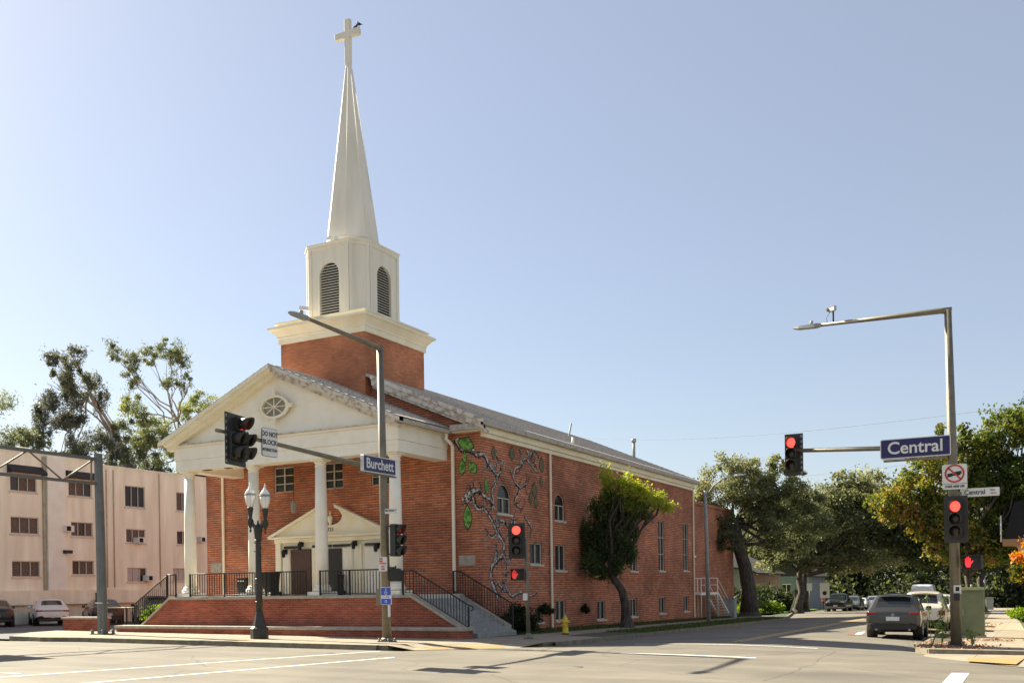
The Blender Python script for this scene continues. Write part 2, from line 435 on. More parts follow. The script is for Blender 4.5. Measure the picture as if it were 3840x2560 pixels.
# dropped corner ramp with its yellow pad
RA, RB, RC, RD, RE, RF = (-16.5, 24.75), (-14.25, 27.0), (-15.4, 28.0), (-17.3, 26.0), (-17.3, 24.55), (-13.95, 28.3)
rmp = MB(); rmp.add([(x, y, g(x, y)+h) for (x, y), h in ((RA, .014), (RB, .014), (RC, .15), (RD, .15), (RE, .15), (RF, .15))], [(0,1,2,3), (4,0,3), (1,5,2)]); rmp.build('kerb_ramp', PAVE, kind='structure')
def rp_(u, v): a = Vector(RA).lerp(Vector(RB), u); b = Vector(RD).lerp(Vector(RC), u); p = a.lerp(b, v); return (p.x, p.y, g(p.x, p.y) + .014 + .136*v + .005)
MB().add([rp_(.12, .08), rp_(.9, .08), rp_(.9, .5), rp_(.12, .5)], [(0,1,2,3)]).build('tactile_paving', TACT, kind='structure')
def strip(name, a, b, w, m, h=.006, zf=groad, n=14, kind='structure'):
    a = Vector(a); b = Vector(b); d = (b - a); nn = Vector((-d.y, d.x)).normalized() * w / 2
    mb = MB(); vs = []; fs = []
    for i in range(n+1):
        p = a + d * i / n
        for q in (p - nn, p + nn): vs.append((q.x, q.y, zf(q.x, q.y) + h))
    for i in range(n): fs.append((2*i, 2*i+2, 2*i+3, 2*i+1))
    mb.add(vs, fs); o = mb.build(name, m); o['kind'] = kind; return o
# kerb line strips (concrete kerb stone, light top edge)
def kerbstone(name, pts, w=.15, h=.155, side=1):
    for i in range(len(pts)-1): pass
    mb = MB(); vs = []; fs = []
    P = [Vector(p) for p in pts]
    for i, p in enumerate(P):
        t = (P[min(i+1, len(P)-1)] - P[max(i-1, 0)]).normalized(); nn = Vector((-t.y, t.x)) * side
        q = p + nn * w
        vs += [(p.x, p.y, groad(p.x, p.y) - .05), (p.x + nn.x*.02, p.y + nn.y*.02, g(p.x, p.y) + h), (q.x, q.y, g(q.x, q.y) + h), (q.x, q.y, g(q.x, q.y) - .1)]
    for i in range(len(P)-1):
        a = 4*i; b = a+4
        fs += [(a, b, b+1, a+1), (a+1, b+1, b+2, a+2), (a+2, b+2, b+3, a+3)]
    mb.add(vs, fs); o = mb.build(name, KERB); o['kind'] = 'structure'; return o
kerbstone('kerb', [(-34.3, 24.1), (-32.2, 23.85), (-30.6, 24.35), (-24, 24.36), (-17.6, 24.36)])
kerbstone('kerb', [(-13.6, 28.5), (kerb_l(31), 31), (kerb_l(40), 40), (kerb_l(50), 50), (kerb_l(66), 66), (kerb_l(75)-1.4, 75), (kerb_l(90)-3.8, 90)])
# parkway strip beside the street, and lawn strip against the church
sheet('parkway', [(-15.9, 36), (-15.7, 33.45), (kerb_l(33.2)-.1, 33.2), (kerb_l(66)-.1, 66), (-17.3, 66)], .13, .3, DIRT)
sheet('parkway', [(-17.3, 66), (kerb_l(66)-.1, 66), (kerb_l(90)-3.9, 90), (-20.2, 90), (-18.2, 75)], .12, .3, GRASSM)
sheet('lawn_strip', [(-17.37, 31.5), (-17.35, 36), (-18.4, 62), (-18.9, 75), (-24, 75), (-24, 31.5)], .16, .3, GRASSM)
# right-hand corner
rp = [(20, 29.3), (-2.75, 29.3), (-3.05, 29.9), (kerb_r(31), 31), (kerb_r(60), 60), (kerb_r(135), 135), (20, 135)]
sheet('sidewalk', rp, .14, .35, [PAVE, KERB])
kerbstone('kerb', [(10, 29.25), (-2.7, 29.25), (-3.1, 29.7), (kerb_r(31), 31), (kerb_r(60), 60), (kerb_r(120), 120)], side=-1)
MB().add([(x, y, g(x, y)+h) for x, y, h in ((-2.75, 29.28, .03), (-2.75, 27.9, .02), (-1.5, 26.2, .02), (-.3, 24.75, .02), (.6, 24.2, .02), (20, 24.2, .02), (20, 29.28, .06), (-.4, 29.28, .05))], [(0,1,2,3,4,5,6,7)]).build('kerb_apron', PAVE, kind='structure')
sheet('planting_strip', [(-2.9, 30.6), (-2.1, 30.6), (-2.3, 37), (-2.75, 60), (-4.2, 110), (-5.3, 110), (kerb_r(60)+.2, 60), (kerb_r(37)+.2, 37)], .147, .2, DIRT, skirt=False)
sheet('lawn', [(.3, 40), (-.55, 46), (-1.05, 64), (-2.6, 110), (20, 110), (20, 40)], .15, .2, GRASSM, skirt=False)
MB().add([(x, y, g(x, y) + .055) for x, y in ((-1.62, 27.4), (-1.55, 25.9), (-.5, 25.2), (-.35, 27.9))], [(0,1,2,3)]).build('tactile_paving', TACT, kind='structure')
# parking lot left of the church
sheet('parking_lot', [(-34.6, 24.3), (-38.2, 28.2), (-38.4, 29.4), (-35.4, 30.1), (-34.5, 34), (-34.5, 75), (-55, 75), (-95, 75), (-95, 24.36)], .03, .2, mat('lot_asphalt', (.14, .135, .13), rough=.9, scale=1., var=.1), skirt=False)
# ground beyond
sheet('lawn', [(-22, 76), (-21, 90), (-24, 135), (-60, 135), (-60, 76)], .1, .2, mat('sunny_lawn', (.16, .30, .035), rough=.95, scale=2., c2=(.10, .2, .03)), skirt=False)

# painted lines
strip('road_marking', (-18.9, 9), (-17.25, 24.1), .13, PAINTW, .005, g)
strip('road_marking', (-16.0, 9), (-15.0, 23.9), .13, PAINTW, .005, g)
strip('road_marking', (-14.3, 25.3), (-1.6, 24.35), .16, PAINTW, .006)
strip('road_marking', (-13.3, 29.2), (-3.6, 28.9), .14, PAINTW, .006)
strip('road_marking', (-1.5, 24.2), (-1.3, 10), .33, PAINTW, .009, groad)
strip('road_marking', (-12.35, 31), (-13.9, 62), .10, PAINTW, .006)
strip('road_marking', (-8.35, 31), (-10.9, 95), .10, PAINTY, .006)
strip('road_marking', (-8.57, 31), (-11.12, 95), .10, PAINTY, .006)
strip('road_marking', (-31, 13), (-19, 13.6), .1, PAINTW, .005, g)
# ================================================================== CHURCH
XR, XL, YF, YB, XC = -19.15, -33.65, 33.6, 60.3, -26.4
SL = .425
church = thing('church', 'red brick church with white columned portico and tall white steeple topped by a cross', 'church', (XC, YF, .2))
CH = lambda o: (setattr(o, 'parent', church), setattr(o, 'matrix_parent_inverse', Matrix.Translation((-XC, -YF, -.2))), o)[2]
def part(mb, name, mats, parent=None, **kw):
    o = mb.build(name, mats, **kw)
    if parent is None: return CH(o)
    o.parent = parent; return o

def wall_grid(mb, P, u0, u1, v0, v1, holes, depth=.14, inn=None, arch=()):
    """P(u, v, d) -> point at depth d behind the face; holes = (u0,u1,v0,v1)"""
    us = sorted({u0, u1} | {h[0] for h in holes} | {h[1] for h in holes})
    vs = sorted({v0, v1} | {h[2] for h in holes} | {h[3] for h in holes})
    for i in range(len(us)-1):
        for j in range(len(vs)-1):
            cu, cv = (us[i]+us[i+1])/2, (vs[j]+vs[j+1])/2
            if any(h[0] < cu < h[1] and h[2] < cv < h[3] for h in holes): continue
            mb.quad(P(us[i], vs[j], 0), P(us[i+1], vs[j], 0), P(us[i+1], vs[j+1], 0), P(us[i], vs[j+1], 0))
    for a, b, c, d in holes:
        for (p, q), (r, s_) in (((a,c),(b,c)), ((b,c),(b,d)), ((b,d),(a,d)), ((a,d),(a,c))):
            mb.quad(P(p, q, 0), P(r, s_, 0), P(r, s_, depth), P(p, q, depth))
    for a, b, c, d in arch:   # fill the corners above a half-round head
        m = (a+b)/2; r = (b-a)/2; n = 8
        for sgn in (-1, 1):
            for i in range(n):
                t0, t1 = PI/2*i/n, PI/2*(i+1)/n
                x0, z0 = m + sgn*r*math.cos(t0), d - r + r*math.sin(t0)
                x1, z1 = m + sgn*r*math.cos(t1), d - r + r*math.sin(t1)
                mb.quad(P(x0, z0, 0), P(x1, z1, 0), P(x1, d, 0), P(x0, d, 0))
                mb.quad(P(x0, z0, 0), P(x1, z1, 0), P(x1, z1, depth), P(x0, z0, depth))

PF = lambda u, v, d: (u, YF + d, v)            # front wall
PS = lambda u, v, d: (XR - d, u, v)            # street side wall
ARCH = [(34.85, 36.0, 4.6, 5.8), (40.2, 41.25, 4.6, 5.8)]
SIDE = [(37.7, 38.85, 2.6, 3.5), (40.2, 41.25, 2.35, 3.5), (44.9, 45.9, 2.4, 3.6), (49.4, 50.4, 2.4, 5.3), (53.85, 54.85, 2.45, 5.3), (58.3, 59.25, 2.5, 5.4),
        (38.1, 38.8, .1, .68), (40.15, 41.2, .1, 1.0), (44.85, 45.9, -.02, .9), (49.35, 50.3, -.02, .92), (53.85, 54.85, .02, .95), (58.25, 59.2, .02, .95)]
FRONT = [(-29.62, -28.5, 5.9, 7.0), (-26.85, -25.85, 5.9, 7.0), (-24.4, -23.3, 5.9, 7.0)]
ZW = 7.72
mb = MB()
wall_grid(mb, PF, XL, XR, -.6, ZW, FRONT)
wall_grid(mb, PS, YF, YB, -1.2, ZW, ARCH + SIDE, arch=ARCH)
mb.poly([(XL, YF, ZW), (XR, YF, ZW), (XC, YF, ZW + SL*7.25)])
mb.quad((XL, YF, -1), (XL, YB, -1), (XL, YB, ZW), (XL, YF, ZW)); mb.quad((XR, YB, -1.5), (XL, YB, -1.5), (XL, YB, ZW), (XR, YB, ZW))
mb.poly([(XL, YB, ZW), (XR, YB, ZW), (XC, YB, ZW + SL*7.25)])
mb.box(XR, XR + .03, YF - .03, YB, 1.95, 2.02)   # soldier course band
part(mb, 'brick_wall', BRICK)
# church inside is dark
part(MB().box(XL + .3, XR - .3, YF + .35, YB - .3, -.5, 7.6), 'interior', DARK)

def window(P, a, b, c, d, cols=2, rows=1, arched=False, name='window', frm=ALU, sill=True, pm=GLASS, thin=.038, dep=.10, par=None):
    mb = MB()
    def bar(u0, u1, v0, v1, d0=dep-.05, d1=dep):
        vs = [P(u, v, q) for q in (d0, d1) for u, v in ((u0,v0),(u1,v0),(u1,v1),(u0,v1))]
        mb.add(vs, [(0,1,2,3),(7,6,5,4),(0,4,5,1),(1,5,6,2),(2,6,7,3),(3,7,4,0)])
    r = (b-a)/2; top = d - r if arched else d
    bar(a, a+thin, c, top); bar(b-thin, b, c, top); bar(a, b, c, c+thin)
    if not arched: bar(a, b, d-thin, d)
    for i in range(1, cols): x = a + (b-a)*i/cols; bar(x-thin/2, x+thin/2, c, top)
    for i in range(1, rows): z = c + (top-c)*i/rows; bar(a, b, z-thin*.4, z+thin*.4, dep-.04)
    if arched:
        bar(a, b, top-thin/2, top+thin/2); n = 12; m = (a+b)/2
        for i in range(n):
            t0, t1 = PI*i/n, PI*(i+1)/n
            for q in (dep-.05,):
                mb.quad(P(m+r*math.cos(t0), top+r*math.sin(t0), q), P(m+r*math.cos(t1), top+r*math.sin(t1), q),
                        P(m+(r-thin)*math.cos(t1), top+(r-thin)*math.sin(t1), q), P(m+(r-thin)*math.cos(t0), top+(r-thin)*math.sin(t0), q))
    w = part(mb, name, frm, par)
    p = MB(); n = 10
    pts = [(a, c), (b, c)]
    if arched: pts += [((a+b)/2 + r*math.cos(PI*i/n), top + r*math.sin(PI*i/n)) for i in range(n+1)]
    else: pts += [(b, d), (a, d)]
    p.poly([P(u, v, dep + .015) for u, v in pts])
    o = p.build('pane', pm); o.parent = w
    if sill:
        s = MB(); vs = [P(u, v, q) for q in (-.07, dep) for u, v in ((a-.08,c-.09),(b+.08,c-.09),(b+.08,c-.003),(a-.08,c-.003))]
        s.add(vs, [(0,1,2,3),(7,6,5,4),(0,4,5,1),(1,5,6,2),(2,6,7,3),(3,7,4,0)])
        o = s.build('sill', ALU); o.parent = w
    return w
for w in ARCH: window(PS, *w, cols=2, arched=True)
for w in SIDE[:2]: window(PS, *w, cols=2, thin=.04)
for w in SIDE[2:6]: window(PS, *w, cols=2, rows=1 + int((w[3]-w[2]) > 2)*2)
for i, w in enumerate(SIDE[6:]): window(PS, *w, cols=1 if i == 0 else 2, pm=GLASS)
for w in FRONT: window(PF, *w, cols=2, rows=3, sill=False, thin=.045)

# main roof, eaves, gutters
def slab(mb, pts, t, mi=0):
    n = len(pts); mb.add(list(pts) + [(x, y, z - t) for x, y, z in pts], [tuple(range(n)), tuple(reversed(range(n, 2*n)))] + [(i, i+n, (i+1) % n + n, (i+1) % n) for i in range(n)], mi)
ZE = 8.10; XE = -18.76; ZR = ZE + SL*(XE*-1 - 26.4)*-1
XE2 = 2*XC - XE
mb = MB()
slab(mb, [(XE, 33.22, ZE), (XE, YB+.4, ZE), (XC, YB+.4, ZR), (XC, 33.22, ZR)], .10)
slab(mb, [(XC, 33.22, ZR), (XC, YB+.4, ZR), (XE2, YB+.4, ZE), (XE2, 33.22, ZE)], .10)
# courses of shingles as shallow steps
for k in range(1, 22):
    f0 = k / 22.; x = XE + (XC-XE)*f0; z = ZE + (ZR-ZE)*f0
    mb.box(x-.02, x+.02, 33.23, YB+.38, z-.02, z+.022)
part(mb, 'main_roof', SHING)
mb = MB()
for y in np.arange(34, YB, 4.45): pass
mb.box(XE-.12, XE+.02, 33.14, YB+.35, ZE-.22, ZE-.1)
part(mb, 'gutter', GUTT)
mb = MB()
mb.box(XR, XR+.20, YF, YB, ZW-.06, ZW+.14); mb.box(XR-.02, XE-.10, YF-.1, YB+.2, ZW+.143, ZE-.225); mb.box(XR, XR+.10, YF, YB, ZW-.22, ZW-.063)
part(mb, 'eave_cornice', CREAM)
mb = MB()
mb.box(-20.3, XE, 33.16, 33.36, ZE-.36, ZE-.12)
part(mb, 'eave_return', GUTT)
part(MB().box(-20.3, XE-.2, 33.3, 33.59, ZW-.02, ZW+.14), 'eave_return', CREAM)
# raking boards of the main gable, right and left
for sg in (1, -1):
    mb = MB()
    for (d0, d1, y0, y1) in ((.0, .16, 33.06, 33.2), (.16, .40, 33.14, 33.3), (.40, .52, 33.24, 33.58)):
        xa, xb = XE, -24.0
        if sg < 0: xa, xb = XE2, 2*XC+24.0
        za, zb = ZE, ZE + SL*(XE+24.0)*-1 * -1 if False else ZE + SL*abs(xb - xa)
        v = [(xa, y0, za-d0+.02), (xb, y0, zb-d0+.02), (xb, y0, zb-d1+.02), (xa, y0, za-d1+.02)]
        v += [(x, y1, z) for x, y, z in v]
        mb.add(v, [(0,1,2,3),(7,6,5,4),(0,4,5,1),(1,5,6,2),(2,6,7,3),(3,7,4,0)], 0)
    part(mb, 'rake_board', WEATH)
part(MB().box(-24.5, -24.42, 47, 47.08, 9.4, 10.6).cyl((-21.6, 56.6, 9.2), (-21.6, 56.6, 10.35), .09).cyl((-21.6, 56.6, 10.3), (-21.6, 56.6, 10.5), .15), 'roof_vent', GRY)
part(MB().cyl((-19.3, 42.6, 8.2), (-19.3, 42.6, 8.62), .06), 'roof_vent', WHITE)
part(MB().cyl((-23.2, 50.5, 9.6), (-23.05, 50.7, 10.75), .05), 'roof_vent', GRY)

# downspouts
def downspout(pts, r=.055, m=CREAM): return part(MB().tube(pts, r, 6, 0, False), 'downspout', m)
downspout([(XR+.1, 39.6, 7.75), (XR+.1, 39.6, -.2)])
downspout([(XR+.08, 60.15, 7.75), (XR+.08, 60.15, -.4)], .05)
downspout([(-20.45, 33.15, 7.75), (-20.45, 33.15, 7.45), (-20.38, 33.35, 7.3), (-20.38, 33.5, 7.2), (-20.38, 33.5, 1.5)], .07)
downspout([(-32.55, 33.5, 6.9), (-32.55, 33.5, 1.45)], .065)
# plaques
part(MB().box(-20.2, -19.45, YF-.03, YF+.02, 2.5, 2.9), 'plaque', CONC)
part(MB().box(-33.42, -32.75, YF-.03, YF+.02, 2.5, 2.92), 'plaque', CONC)

# ------------------------------------------------ portico
E0, E1, YP = -31.95, -20.68, 30.18
mb = MB()
mb.box(E0, E1, YP, YP+.62, 6.66, 7.1); mb.box(E0, E0+.62, YP+.621, 33.59, 6.66, 7.1); mb.box(E1-.62, E1, YP+.621, 33.59, 6.66, 7.1)
mb.box(E0-.03, E1+.03, YP-.03, 33.585, 7.103, 7.62)
mb.box(E0-.08, E1+.08, YP-.09, 33.58, 7.623, 7.72)
mb.box(E0-.01, E1+.01, YP-.01, YP+.02, 6.86, 6.9)
part(mb, 'entablature', WHITE, bevel=.012)
part(MB().box(-30.6, -30.2, 30.35, 30.55, 6.64, 6.657).box(-29.4, -29.1, 30.35, 30.55, 6.64, 6.657), 'soffit_vent', DARK)
part(MB().box(E0-.14, E1+.14, YP-.17, 33.5, 7.723, 7.76), 'cornice_ledge', WEATH)
PX, PZ = XC, 10.42; TX0, TX1, TZ = -32.45, -20.3, 7.82
part(MB().prism([(E0+.1-PX, 7.74), (E1-.1-PX, 7.74), (0, PZ-.32)], .2, Matrix(((1,0,0,PX),(0,0,-1,YP+.05),(0,1,0,0),(0,0,0,1)))), 'tympanum', WHITE)
for sg in (-1, 1):
    mb = MB(); xa = TX1 if sg > 0 else TX0; za = TZ
    for (d0, d1, y0, y1) in ((.0, .13, 29.68, 29.95), (.13, .27, 29.78, 30.0), (.27, .42, 29.98, 30.22)):
        v = [(xa, y0, za-d0), (PX, y0, PZ-d0), (PX, y0, PZ-d1), (xa, y0, za-d1)]
        if d0 > 0: v = [(xa-sg*.18, y0, za-d0+.07), (PX, y0, PZ-d0), (PX, y0, PZ-d1), (xa-sg*.3, y0, za-d1+.1)]
        v += [(x, y1+.02, z) for x, y, z in v]
        mb.add(v, [(0,1,2,3),(7,6,5,4),(0,4,5,1),(1,5,6,2),(2,6,7,3),(3,7,4,0)])
    part(mb, 'raking_cornice', WEATH if sg > 0 else CREAM)
    mb = MB()
    a, b = (xa, PX) if sg > 0 else (PX, xa); z0, z1 = (TZ, PZ) if sg > 0 else (PZ, TZ)
    slab(mb, [(a, 29.7, z0+.045), (a, 33.59, z0+.045), (b, 33.59, z1+.045), (b, 29.7, z1+.045)][::1], .05)
    for k in range(1, 16):
        f0 = k/16.; x = xa + (PX-xa)*f0; z = TZ + (PZ-TZ)*f0 + .045
        mb.box(x-.02, x+.02, 29.71, 33.58, z-.02, z+.025)
    part(mb, 'portico_roof', SHING)
    part(MB().box(min(xa, xa-sg*.14), max(xa, xa-sg*.14), 29.72, 33.3, TZ-.16, TZ+.03), 'gutter', GUTT)
# oval ornament in the tympanum
M = frame((-26.44, YP-.16, 8.82), (0, -1, 0))
mb = MB(); ring(.60, .74, 36, M, mb, .09, sy=.62)
for a in range(8):
    t = PI*a/4; c, s_ = math.cos(t), math.sin(t)
    p0 = M @ Vector((.62*c, .62*.62*s_, -.03)); mb.cyl(M @ Vector((0, 0, -.03)), p0, .022, n=6)
for x, y, w, h in ((0, .55, .1, .1), (0, -.55, .1, .1), (.83, 0, .11, .08), (-.83, 0, .11, .08)):
    mb.box(x-w*.8, x+w*.8, y-h, y+h, -.09, .01, M=M)
orn = part(mb, 'oval_ornament', CREAM)
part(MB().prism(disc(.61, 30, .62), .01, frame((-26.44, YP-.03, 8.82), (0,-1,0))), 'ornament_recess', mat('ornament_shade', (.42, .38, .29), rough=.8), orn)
# columns
for x in (-31.55, -28.0, -24.58, -21.1):
    mb = MB(); M = Matrix.Translation((x, 30.55, 0))
    mb.lathe([(.25, 1.83), (.25, 3.2), (.235, 4.6), (.205, 6.38)], 28, M=M)
    col = part(mb, 'column', WHITE)
    mb = MB(); mb.box(x-.42, x+.42, 30.13, 30.97, 1.42, 1.56)
    mb.lathe([(.30, 1.56), (.36, 1.6), (.37, 1.66), (.34, 1.71), (.29, 1.74), (.30, 1.78), (.265, 1.83)], 28, M=M)
    b = mb.build('column_base', WHITE); b.parent = col
    mb = MB(); mb.lathe([(.205, 6.38), (.225, 6.39), (.225, 6.42), (.205, 6.43), (.205, 6.5), (.25, 6.55), (.27, 6.6)], 28, M=M)
    mb.box(x-.29, x+.29, 30.26, 30.84, 6.60, 6.657)
    b = mb.build('column_capital', WHITE); b.parent = col

# ------------------------------------------------ entrance surround
YD = 33.35
mb = MB()
mb.box(-29.3, -23.5, YD+.08, 33.59, 1.42, 3.66)
for x in (-29.35, -23.75): mb.box(x, x+.3, YD-.04, YD+.08, 1.42, 3.66)
for x in (-27.38, -25.45, -24.95): mb.box(x, x+.18, YD-.0, YD+.08, 1.42, 3.52)
mb.box(-29.4, -23.4, YD-.05, 33.59, 3.663, 3.84); mb.box(-29.62, -23.18, YD-.22, 33.58, 3.843, 3.93)
part(mb, 'door_surround', CREAM, bevel=.01)
cx = -26.4
L = [(-3.3, 3.93), (-.25, 4.98)]
sw = [(-.32, 5.02), (-.42, 4.9), (-.56, 4.72), (-.55, 4.55), (-.42, 4.42), (-.2, 4.36), (0, 4.34)]
pts = [(-3.1, 3.935)] + [(-.4, 5.12), (-.44, 5.04), (-.6, 4.86), (-.68, 4.72), (-.62, 4.55), (-.45, 4.42), (-.2, 4.35)] + [(0, 4.33)]
half = pts
poly = half + [(-x, z) for x, z in reversed(half[:-1])]
def F2(Y): return Matrix(((1,0,0,cx),(0,0,-1,Y),(0,1,0,0),(0,0,0,1)))
mb = MB()
for sg in (-1, 1):
    P_ = [(sg*abs(x), z) for x, z in half] + [(0, 3.935)]
    mb.prism(P_, 33.58-(YD-.02), F2(YD-.02), back=False)
part(mb, 'broken_pediment', CREAM)
mb = MB()
for sg in (-1, 1):
    v = [(cx+sg*3.3, YD-.2, 3.93), (cx+sg*.36, YD-.2, 5.2), (cx+sg*.42, YD-.2, 5.06), (cx+sg*3.0, YD-.2, 3.935)]
    v += [(x, YD+.1, z) for x, y, z in v]
    mb.add(v, [(0,1,2,3),(7,6,5,4),(0,4,5,1),(1,5,6,2),(2,6,7,3),(3,7,4,0)])
part(mb, 'pediment_moulding', CREAM)
part(MB().lathe([(.07, 4.34), (.05, 4.4), (.10, 4.5), (.115, 4.66), (.09, 4.72), (.03, 4.75), (.035, 4.8), (.05, 4.84), (.01, 4.93)], 16, M=Matrix.Translation((-26.36, YD, 0))), 'urn', CREAM)
tx = text('725', .22, frame((-26.33, YD-.03, 4.16), (0,-1,0)), SIGNBK, 'house_number', None); CH(tx)
part(MB().box(-28.5, -27.42, YD-.02, YD+.04, 1.45, 3.38), 'door', DOOR)
part(MB().box(-26.62, -25.82, YD-.01, YD+.04, 1.45, 3.36), 'door', mat('open_door_dark', (.03, .022, .018), rough=.5))  # dark panel coloured as the unlit open doorway
for a, b in ((-25.75, -25.24), (-24.6, -23.8), (-29.0, -28.6)):
    mb = MB().box(a, b, YD+.03, YD+.075, 1.46, 3.36)
    for k in range(3): mb.box(a+.06, b-.06, YD+.015, YD+.031, 1.6+k*.58, 2.1+k*.58)
    part(mb, 'door_panel', WHITE)
for a, b in ((-28.9, -28.1), (-27.35, -26.35), (-26.25, -25.3), (-24.6, -23.8)):
    part(MB().box(a, b, YD-.01, YD+.05, 3.42, 3.53), 'transom_window', GLASS)
def wall_lamp(x, z):
    mb = MB(); mb.box(x-.05, x+.05, YD-.06, YD+.0, z-.02, z+.2).box(x-.03, x+.03, YD-.2, YD-.05, z+.14, z+.18)
    mb.lathe([(.02, z+.2), (.1, z+.08), (.1, z+.05), (.075, z-.14), (.03, z-.16)], 6, M=Matrix.Translation((x, YD-.2, 0)), sm=False)
    part(mb, 'wall_lamp', IRON)
wall_lamp(-27.85, 3.5); wall_lamp(-25.02, 3.45); wall_lamp(-28.75, 3.2); wall_lamp(-23.9, 3.3)

# ------------------------------------------------ tower
TX, TY, TW = -26.55, 35.42, 2.22
mb = MB()
mb.box(TX-TW, TX+TW, TY-TW, TY+TW, 7.0, 12.28)
part(mb, 'tower', BRICKT)
def sq(h): return [(TX-h, TY-h, -1, -1), (TX+h, TY-h, 1, -1), (TX+h, TY+h, 1, 1), (TX-h, TY+h, -1, 1)]
def sweepsq(prof, m, name, cap=True):
    mb = MB(); mb.sweep([(TX, TY, -1, -1), (TX, TY, 1, -1), (TX, TY, 1, 1), (TX, TY, -1, 1)], prof)
    if cap: r, z = prof[-1]; mb.box(TX-r+.01, TX+r-.01, TY-r+.01, TY+r-.01, z-.05, z-.002)
    return part(mb, name, m)
sweepsq([(2.2, 12.2), (2.29, 12.2), (2.29, 12.42), (2.33, 12.45), (2.33, 12.52), (2.40, 12.6), (2.52, 12.74), (2.62, 12.8), (2.62, 12.88), (2.42, 12.92), (2.36, 12.93), (2.36, 12.99), (2.42, 13.04), (2.42, 13.10), (2.2, 13.12), (1.5, 13.16)], CREAM, 'tower_cornice')
# belfry: square with cut corners
BW, BC = 1.67, 1.06; Z0, Z1 = 13.05, 16.36
oct_ = [(-BC,-BW),(BC,-BW),(BW,-BC),(BW,BC),(BC,BW),(-BC,BW),(-BW,BC),(-BW,-BC)]
mb = MB()
lw, lz0, lz1 = .52, 13.3, 15.55
for i in range(8):
    a = Vector(oct_[i]); b = Vector(oct_[(i+1) % 8]); d = (b-a); Ln = d.length; d.normalize(); nn = Vector((d.y, -d.x))
    P = lambda u, v, q, a=a, d=d, nn=nn: (TX + a.x + d.x*u - nn.x*q, TY + a.y + d.y*u - nn.y*q, v)
    if i % 2 == 0:
        h = (Ln/2-lw, Ln/2+lw, lz0, lz1)
        wall_grid(mb, P, 0, Ln, Z0, Z1, [h], .15, arch=[h])
    else: wall_grid(mb, P, 0, Ln, Z0, Z1, [])
    # corner boards and top rail
    for u0, u1, v0, v1 in ((0, .14, Z0, Z1-.2), (Ln-.14, Ln, Z0, Z1-.2), (-.02, Ln+.02, Z1-.2, Z1+.0)):
        vs = [P(u, v, q) for q in (-.045, 0) for u, v in ((u0,v0),(u1,v0),(u1,v1),(u0,v1))]
        mb.add(vs, [(0,1,2,3),(7,6,5,4),(0,4,5,1),(1,5,6,2),(2,6,7,3),(3,7,4,0)])
mb.poly([(TX+x*1.05, TY+y*1.05, Z1+.02) for x, y in oct_]); 
mb.sweep([(TX+x, TY+y, x/abs(BW), y/abs(BW)) for x, y in oct_], [(.03, Z1-.06), (.09, Z1-.02), (.09, Z1+.03), (0, Z1+.04)])
belf = part(mb, 'belfry', SPIRE)
for i in (0, 2, 4, 6):
    a = Vector(oct_[i]); b = Vector(oct_[(i+1) % 8]); d = (b-a); Ln = d.length; d.normalize(); nn = Vector((d.y, -d.x))
    P = lambda u, v, q, a=a, d=d, nn=nn: (TX + a.x + d.x*u - nn.x*q, TY + a.y + d.y*u - nn.y*q, v)
    mb = MB(); n = 19; m = Ln/2
    for k in range(n):
        z = lz0 + .06 + k*(lz1-lz0-.1)/n
        w = lw
        if z > lz1-lw: w = math.sqrt(max(.01, lw*lw - (z-(lz1-lw))**2))
        vs = [P(m-w, z-.02, .02), P(m+w, z-.02, .02), P(m+w, z+.05, .12), P(m-w, z+.05, .12)]
        vs += [(x, y, zz+.014) for x, y, zz in vs]
        mb.add(vs, [(0,1,2,3),(7,6,5,4),(0,4,5,1),(1,5,6,2),(2,6,7,3),(3,7,4,0)])
    lo = mb.build('louver', SPIRE); lo.parent = belf
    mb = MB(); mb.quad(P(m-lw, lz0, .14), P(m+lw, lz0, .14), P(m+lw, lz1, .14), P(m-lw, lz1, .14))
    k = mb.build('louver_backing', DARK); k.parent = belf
# spire: eight-sided, wide faces to the front, slightly leaning
mb = MB(); n = 8
def oc(r, z, dx=0.): return [(TX + dx + r*math.cos(PI/8 + PI/4*i), TY + r*math.sin(PI/8 + PI/4*i), z) for i in range(n)]
lv = [oc(1.25, Z1+.03), oc(1.18, Z1+.45), oc(.15, 24.55, -.06), oc(.105, 24.9, -.065)]
vs = sum(lv, []); fs = []
for j in range(3):
    for i in range(8): k = (i+1) % 8; fs.append((j*8+i, j*8+k, (j+1)*8+k, (j+1)*8+i))
mb.add(vs, fs)
part(mb, 'spire', SPIRE)
mb = MB()
for i in range(8):
    a, b = oc(1.185, Z1+.45)[i], oc(.155, 24.55, -.06)[i]; mb.tube([a, b], [.009, .006], 4)
for i in range(8):
    mb.tube([oc(1.19, Z1+.43)[i], oc(1.19, Z1+.43)[(i+1) % 8]], .02, 4)
part(mb, 'spire_seam', SPIRE)
cxx, cyy = TX-.07, TY
mb = MB(); mb.box(cxx-.13, cxx+.13, cyy-.1, cyy+.1, 24.7, 26.72); mb.box(cxx-.66, cxx+.62, cyy-.105, cyy+.105, 25.92, 26.2)
part(mb, 'cross', SPIRE, bevel=.01)
M = Matrix.Translation((TX+.1, TY-1.45, Z1+.06))
part(MB().box(-.28, .28, -.12, .1, .0, .04, M=M).box(-.25, .0, -.16, .05, .12, .26, M=M).box(.1, .3, -.12, .05, .08, .22, M=M).box(-.15, -.1, -.02, .02, .04, .12, M=M), 'floodlight', SIGNW)

